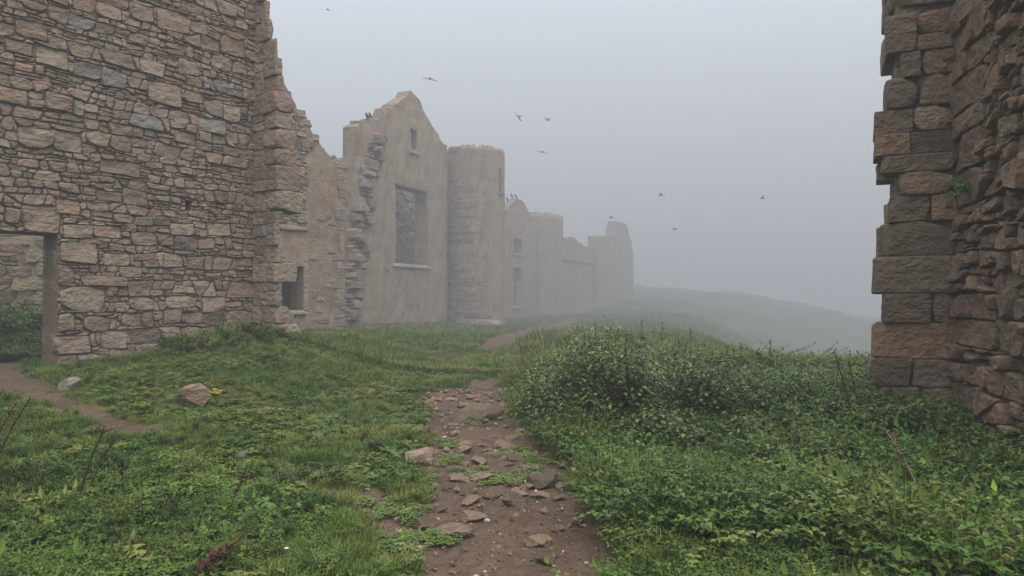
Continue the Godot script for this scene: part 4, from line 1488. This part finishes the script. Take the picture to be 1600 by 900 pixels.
func rocks() -> void:
	rng.seed = 31
	rock_meshes.append(chunk(777, 8, 7.0, 0.16, 6, true))
	rock("boulder", "angular tan boulder lying in the grass by the yellow flowers", "", 304, 630, 0.5, 0.34, 0.4, 0.35, Color(0.36, 0.275, 0.2), 0.2, 7)
	rock_meshes.pop_back()
	rock("boulder", "pale flat stone lying in the grass by the doorway", "", 112, 604, 0.34, 0.2, 0.3, 0.6, Color(0.33, 0.32, 0.28), 0.25)
	rock("boulder", "pale tan rock in the grass at the left edge of the muddy path", "", 652, 719, 0.34, 0.2, 0.24, 0.1, Color(0.4, 0.32, 0.25), 0.2)
	rock("flat_stone", "grey flat stone sunk in the turf past the side track", "", 372, 712, 0.28, 0.1, 0.2, 0.4, Color(0.22, 0.21, 0.19), 0.35)
	rock("flat_stone", "small pale stone in the turf beyond the side track's end", "", 318, 696, 0.14, 0.08, 0.12, 0.4, Color(0.34, 0.31, 0.27), 0.3)
	rock("ledge_stone", "broad grey-green ledge of rock crossing the muddy path", "", 748, 648, 0.72, 0.34, 0.45, 0.1, Color(0.2, 0.175, 0.125), 0.42)
	var tan := Color(0.29, 0.222, 0.175)
	var dark := Color(0.15, 0.118, 0.095)
	var list := [[668, 627, 0.17, 0], [686, 620, 0.12, 0], [705, 622, 0.2, 0], [722, 631, 0.2, 0], [733, 619, 0.26, 0], [745, 624, 0.14, 0], [768, 625, 0.14, 0], [783, 627, 0.1, 0], [704, 662, 0.2, 0], [690, 645, 0.1, 0], [718, 647, 0.12, 1], [782, 652, 0.18, 0], [786, 664, 0.15, 0], [733, 668, 0.1, 0], [762, 668, 0.13, 0], [722, 700, 0.3, 0], [727, 690, 0.17, 0], [752, 692, 0.14, 0], [786, 694, 0.28, 0], [802, 684, 0.3, 0], [806, 716, 0.28, 1], [789, 722, 0.2, 1], [752, 742, 0.3, 0], [716, 744, 0.24, 0], [748, 716, 0.22, 0], [832, 726, 0.2, 0], [836, 736, 0.13, 0], [847, 752, 0.34, 1], [876, 755, 0.14, 0], [737, 776, 0.19, 0], [802, 780, 0.27, 1], [776, 768, 0.26, 1], [812, 766, 0.18, 0], [843, 768, 0.18, 0], [710, 826, 0.3, 0], [742, 803, 0.22, 0], [838, 842, 0.22, 0], [662, 815, 0.2, 1], [868, 822, 0.1, 1], [690, 790, 0.12, 1], [850, 866, 0.16, 1], [872, 772, 0.13, 0], [822, 755, 0.16, 0], [770, 735, 0.14, 1]]
	for s in list:
		var w: float = s[2] * 1.0
		rock("path_stone", "dark angular stone jutting out of the muddy path" if s[3] else "flat brown stone half buried in the muddy path", "dark stones in the path" if s[3] else "brown stones in the path", s[0], s[1], w, w * rf(0.35, 0.55) if s[3] else w * rf(0.28, 0.42), w * rf(0.6, 0.85), rf(-0.6, 0.6), (dark if s[3] else tan) * rf(0.85, 1.15), 0.34)
	for k in 150:
		var d := 4.4 + 7.8 * pow(rng.randf(), 0.6)
		var side := rf(-0.66, 0.66)
		var px: float = 800.0 + (lerp(0.0, -0.75, smoothstep(5.0, 11.0, d)) + side) * F / d
		var py := HZ + 1.56 * F / d
		var w := 0.05 + 0.08 * rng.randf() * rng.randf() + 0.02
		rock("path_stone", "small loose stone lying on the muddy path", "small loose stones on the path", px, py, w, w * rf(0.35, 0.6), w * rf(0.6, 0.9), rf(-1.5, 1.5), tan * rf(0.6, 1.25), 0.22)
	# pebbles and grit: too many to count
	var mm := []
	for k in 5200:
		var d := rf(3.0, 12.4)
		var x := -0.06 * d + rf(-0.9, 0.9)
		if bare(x, d) < 0.6:
			continue
		var s := 0.01 + 0.045 * pow(rng.randf(), 3.0)
		var c := Color(0.24, 0.18, 0.14) if rng.randf() < 0.7 else (Color(0.1, 0.08, 0.065) if rng.randf() < 0.75 else Color(0.6, 0.57, 0.52))
		mm.append([Transform3D(Basis.from_euler(Vector3(rf(-0.5, 0.5), rf(0, TAU), rf(-0.5, 0.5))) * Basis.from_scale(Vector3(s, s * 0.5, s * 0.8)), Vector3(x, land(x, d) - 0.04, -d)), c * rf(0.8, 1.2)])
	scatter("grit", "pebbles and grit trodden into the muddy path", "gravel", rock_meshes[2], M.stone, mm)
	# tufts of turf and weeds that grow between the stones of the path
	var tf := []
	for p in [[745, 735, 60, 8], [800, 702, 50, 8], [840, 712, 45, 8], [700, 715, 40, 8], [780, 745, 60, 7], [650, 745, 50, 14], [640, 800, 60, 14], [620, 840, 50, 14], [700, 690, 30, 6], [760, 652, 60, 10], [850, 735, 50, 10], [690, 835, 40, 8], [590, 790, 60, 14]]:
		for k in 26:
			var q := at_ground(p[0] + rf(-1, 1) * p[2] * 0.6, p[1] + rf(-1, 1) * p[3])
			tf.append([Transform3D(Basis(Vector3.UP, rf(0, TAU)) * Basis.from_scale(Vector3.ONE * rf(0.4, 0.85)), Vector3(q.x, land(q.x, q.y) - 0.035, -q.y)), green(0.35)])
	scatter("path_weeds", "low weeds growing between the stones of the path", "weeds", rosette_mesh(44, 14, 0.04, 0.022, Color(1, 1, 1)), M.leaf, tf)


func flower(called: String, label: String, px: float, py: float, tall: float, n: int, col: Color, size: float) -> void:
	var p := at_ground(px, py)
	var root := base(called, Vector3(p.x, ground(p.x, p.y), -p.y))
	tag(root, label, "flower")
	var sm := MB.new()
	var hm := MB.new()
	for k in n:
		var top := Vector3(rf(-0.07, 0.07), tall * rf(0.75, 1.0), rf(-0.05, 0.05)) if n > 1 else Vector3(0.01, tall, 0)
		stem(sm, [Vector3.ZERO, top * 0.5 + Vector3(0.01, 0, 0), top], 0.003, 0.002, Color(0.06, 0.1, 0.03), 3)
		for q in 8:
			var a := q * TAU / 8
			leaf(hm, top, Vector3(cos(a), 0.35, sin(a)).normalized(), Vector3.UP, size, size * 0.5, 0.1, col)
	part("stem", sm.commit(), M.dry_stem, root)
	part("petals", hm.commit(), M.petal, root)


func sprig(label: String, px: float, py: float, tall: float, col: Color, ll: float) -> void:
	var p := at_ground(px, py)
	var root := base("bright_sprig", Vector3(p.x, ground(p.x, p.y), -p.y))
	tag(root, label, "plant")
	part("leaves", sprig_mesh(int(px), 3, tall, ll, ll * 0.5, 0.6, col), M.leaf, root)


func flowers() -> void:
	rng.seed = 91
	flower("yellow_flower", "bright yellow ragwort flowers beside the tan boulder", 338, 640, 0.27, 14, Color(0.65, 0.54, 0.03), 0.034)
	flower("white_flower", "single white daisy in the grass left of the path", 447, 880, 0.09, 1, Color(0.75, 0.75, 0.72), 0.018)
	flower("white_flower", "white bindweed flowers low in the right-hand weeds", 1400, 880, 0.16, 3, Color(0.78, 0.78, 0.76), 0.022)
	flower("red_flower", "small orange-red flower in the weeds below the dark bush", 1172, 745, 0.24, 1, Color(0.6, 0.13, 0.07), 0.03)
	sprig("yellow-green sprig standing before the weathered wall", 1360, 765, 0.42, Color(0.3, 0.34, 0.03), 0.1)
	sprig("light green leafy sprig in the middle of the right-hand weeds", 1108, 800, 0.26, Color(0.16, 0.26, 0.05), 0.12)
	sprig("bright green leaves near the foot of the dark dry cane", 1562, 850, 0.36, Color(0.2, 0.28, 0.05), 0.12)
	sprig("pale yellow leaf sprig under the big dark bush", 992, 712, 0.3, Color(0.26, 0.25, 0.08), 0.08)
	sprig("pale green broad sprig below the long dry cane", 1345, 840, 0.26, Color(0.16, 0.24, 0.06), 0.11)


func bird(label: String, px: float, py: float, d: float, turn: float, flap: float, bank: float, size: float) -> void:
	var root := base("flying_bird", Vector3((px - 800) / F * d, EYE + (HZ - py) / F * d, -d), Basis.from_euler(Vector3(0, turn, bank)) * Basis.from_scale(Vector3.ONE * size))
	tag(root, label, "bird", "birds flying in the fog")
	var w := Color(1, 1, 1)
	var b := MB.new()
	var pts := [Vector3(0, 0, -0.25), Vector3(0, 0.01, -0.19), Vector3(0, 0.015, -0.13), Vector3(0, 0, 0.0), Vector3(0, 0.005, 0.13), Vector3(0, 0.01, 0.2)]
	var rad := [0.004, 0.03, 0.038, 0.058, 0.04, 0.012]
	for k in 6:
		for s in 8:
			var a := TAU * s / 8
			b.vert(pts[k] + Vector3(cos(a), sin(a), 0) * rad[k], w)
	for k in 5:
		for s in 8:
			var e := (s + 1) % 8
			b.quad(k * 8 + s, k * 8 + e, k * 8 + 8 + e, k * 8 + 8 + s)
	part("body", b.commit(), M.feather, root)
	var t := MB.new()
	var q := [t.vert(Vector3(-0.02, 0.012, 0.15), w), t.vert(Vector3(0.02, 0.012, 0.15), w), t.vert(Vector3(0.065, 0.005, 0.33), w), t.vert(Vector3(0, 0.005, 0.35), w), t.vert(Vector3(-0.065, 0.005, 0.33), w)]
	t.tri(q[0], q[3], q[4])
	t.tri(q[0], q[1], q[3])
	t.tri(q[1], q[2], q[3])
	part("tail", t.commit(), M.feather, root)
	for sg in [-1.0, 1.0]:
		var m := MB.new()
		var ids := []
		for k in 6:
			var s := k / 5.0
			var lift := sin(flap) * s * 0.42 - 0.1 * s * s * sin(flap + 0.6)
			var out := 0.03 + cos(flap * 0.8) * s * 0.45
			var lead := -0.1 - 0.09 * sin(s * PI * 0.9) + 0.13 * s * s
			var chord := 0.19 * (1.0 - 0.72 * pow(s, 2.2))
			ids.append(m.vert(Vector3(sg * out, 0.02 + lift, lead), w))
			ids.append(m.vert(Vector3(sg * out, 0.012 + lift, lead + chord + (0.03 if k % 2 == 0 and k > 2 else 0.0)), w))
		for k in 5:
			m.quad(ids[k * 2], ids[k * 2 + 1], ids[k * 2 + 3], ids[k * 2 + 2])
		part("wing", m.commit(), M.feather, root)


func perched(label: String, at: Vector3, turn: float) -> void:
	var root := base("perched_bird", at, Basis(Vector3.UP, turn))
	tag(root, label, "bird", "birds perched on the ruins")
	var b := MB.new()
	var pts := [Vector3(0, 0.0, 0.1), Vector3(0, 0.1, 0.05), Vector3(0, 0.19, 0.0), Vector3(0, 0.27, -0.03), Vector3(0, 0.32, -0.05), Vector3(0, 0.36, -0.05), Vector3(0, 0.385, -0.05)]
	var rad := [0.015, 0.05, 0.075, 0.065, 0.042, 0.045, 0.01]
	for k in 7:
		for s in 8:
			var a := TAU * s / 8
			b.vert(pts[k] + Vector3(cos(a), 0, -sin(a)) * rad[k], Color(1, 1, 1))
	for k in 6:
		for s in 8:
			var e := (s + 1) % 8
			b.quad(k * 8 + s, k * 8 + e, k * 8 + 8 + e, k * 8 + 8 + s)
	part("body", b.commit(), M.feather, root)
	var k := MB.new()
	stem(k, [Vector3(0, 0.35, -0.08), Vector3(0, 0.345, -0.14)], 0.012, 0.002, Color(1, 1, 1), 5)
	part("beak", k.commit(), M.feather, root)
	for s in [-0.03, 0.03]:
		var l := MB.new()
		stem(l, [Vector3(s, 0.12, 0), Vector3(s, -0.04, 0.0)], 0.008, 0.006, Color(1, 1, 1), 4)
		part("leg", l.commit(), M.feather, root)


func birds() -> void:
	bird("dark bird flying highest above the broken gable", 511, 13, 44, 1.9, 0.35, 0.3, 0.6)
	bird("dark bird gliding on spread wings above the pointed gable", 671, 122, 40, 0.3, 0.02, -0.12, 0.95)
	bird("dark bird with drooping wings left of a smaller one above the tower", 811, 181, 44, 0.9, -0.35, -0.5, 0.72)
	bird("small dark bird with raised wings above the tower's right edge", 856, 187, 46, 2.2, 0.7, 0.3, 0.75)
	bird("dark bird gliding lowest over the round tower", 847, 237, 42, 0.2, 0.06, -0.2, 0.85)
	bird("small dark bird with wings up, highest over the end block", 1034, 305, 48, 1.3, 0.6, 0.0, 0.82)
	bird("dark bird flapping alone over the foggy hill", 1192, 310, 46, 0.7, 0.5, 0.45, 0.85)
	bird("tiny dark bird just above the low range", 956, 340, 46, 1.3, 0.4, 0.0, 0.72)
	bird("tiny dark bird lowest over the hill right of the end block", 1055, 358, 46, 1.0, 0.45, 0.1, 0.7)
	var fr := frame(557, 30.0, 0.42, 0.9075)
	for p in [[582, 1.2], [587, 2.2]]:
		var c := onto(fr, p[0], 189)
		perched("small dark bird perched on the shoulder of the pointed gable", fr * Vector3(c.x, c.y + 0.05, -0.3), p[1])
	fr = frame(788, 46.0, 0.42, 0.9075)
	for p in [[799, 317, 0.4], [806, 311.5, 1.4], [812, 312, 2.0]]:
		var c := onto(fr, p[0], p[1])
		perched("faint dark bird perched on top of the hazy castle wing", fr * Vector3(c.x, c.y + 0.05, -0.3), p[2])


# ------------------------------------------------------------------ scene
func _ready() -> void:
	rng.seed = 20240
	lump.seed = 5
	lump.frequency = 0.02
	lump.fractal_octaves = 3
	fine.seed = 9
	fine.frequency = 0.05
	fine.fractal_octaves = 3

	var cam := Camera3D.new()
	cam.name = "camera"
	cam.position = Vector3(0, EYE, 0)
	cam.rotation = Vector3(atan((HZ - 450.0) / F), 0, 0)
	cam.fov = rad_to_deg(2.0 * atan(450.0 / F))
	cam.near = 0.05
	cam.far = 900.0
	add_child(cam)

	var env := Environment.new()
	env.background_mode = Environment.BG_SKY
	var sky_mat := ProceduralSkyMaterial.new()
	sky_mat.sky_top_color = Color(0.71, 0.73, 0.765)
	sky_mat.sky_horizon_color = Color(0.535, 0.552, 0.585)
	sky_mat.sky_curve = 0.6
	sky_mat.ground_bottom_color = Color(0.3, 0.31, 0.3)
	sky_mat.ground_horizon_color = Color(0.6, 0.62, 0.65)
	sky_mat.sky_energy_multiplier = 1.0
	var sky := Sky.new()
	sky.sky_material = sky_mat
	env.sky = sky
	env.tonemap_mode = Environment.TONE_MAPPER_LINEAR
	env.tonemap_exposure = 2.52
	env.sdfgi_enabled = true
	env.ssao_enabled = true
	env.ssil_enabled = true
	env.fog_enabled = true
	env.fog_density = 0.006
	env.fog_light_color = Color(0.922, 0.955, 1.0)
	var we := WorldEnvironment.new()
	we.name = "environment"
	we.environment = env
	add_child(we)

	var sun := DirectionalLight3D.new()
	sun.name = "sun"
	sun.light_energy = 0.5
	sun.light_color = Color(1.0, 0.985, 0.965)
	sun.light_angular_distance = 70.0
	sun.shadow_enabled = true
	sun.rotation = Vector3(deg_to_rad(-66), deg_to_rad(26), 0)
	add_child(sun)

	env.volumetric_fog_enabled = true
	env.volumetric_fog_density = 0.0
	var fm := FogMaterial.new()
	fm.density = 0.0138
	fm.albedo = Color(0.922, 0.955, 1.0)
	var mist := FogVolume.new()
	mist.name = "mist"
	mist.shape = RenderingServer.FOG_VOLUME_SHAPE_ELLIPSOID
	mist.size = Vector3(230, 64, 128)
	mist.material = fm
	mist.position = Vector3(14, 0, -87)
	add_child(mist)
	tag(mist, "bank of sea mist lying round the castle and over the hill", "mist", "", "stuff")

	make_materials()
	make_blocks()
	make_ground()
	rng.seed = 4242
	left_wall()
	tint = Color(0.95, 0.87, 0.79)
	right_wall()
	tint = Color(1, 1, 1)
	castle()
	bushes()
	plants()
	stalks()
	rocks()
	flowers()
	birds()
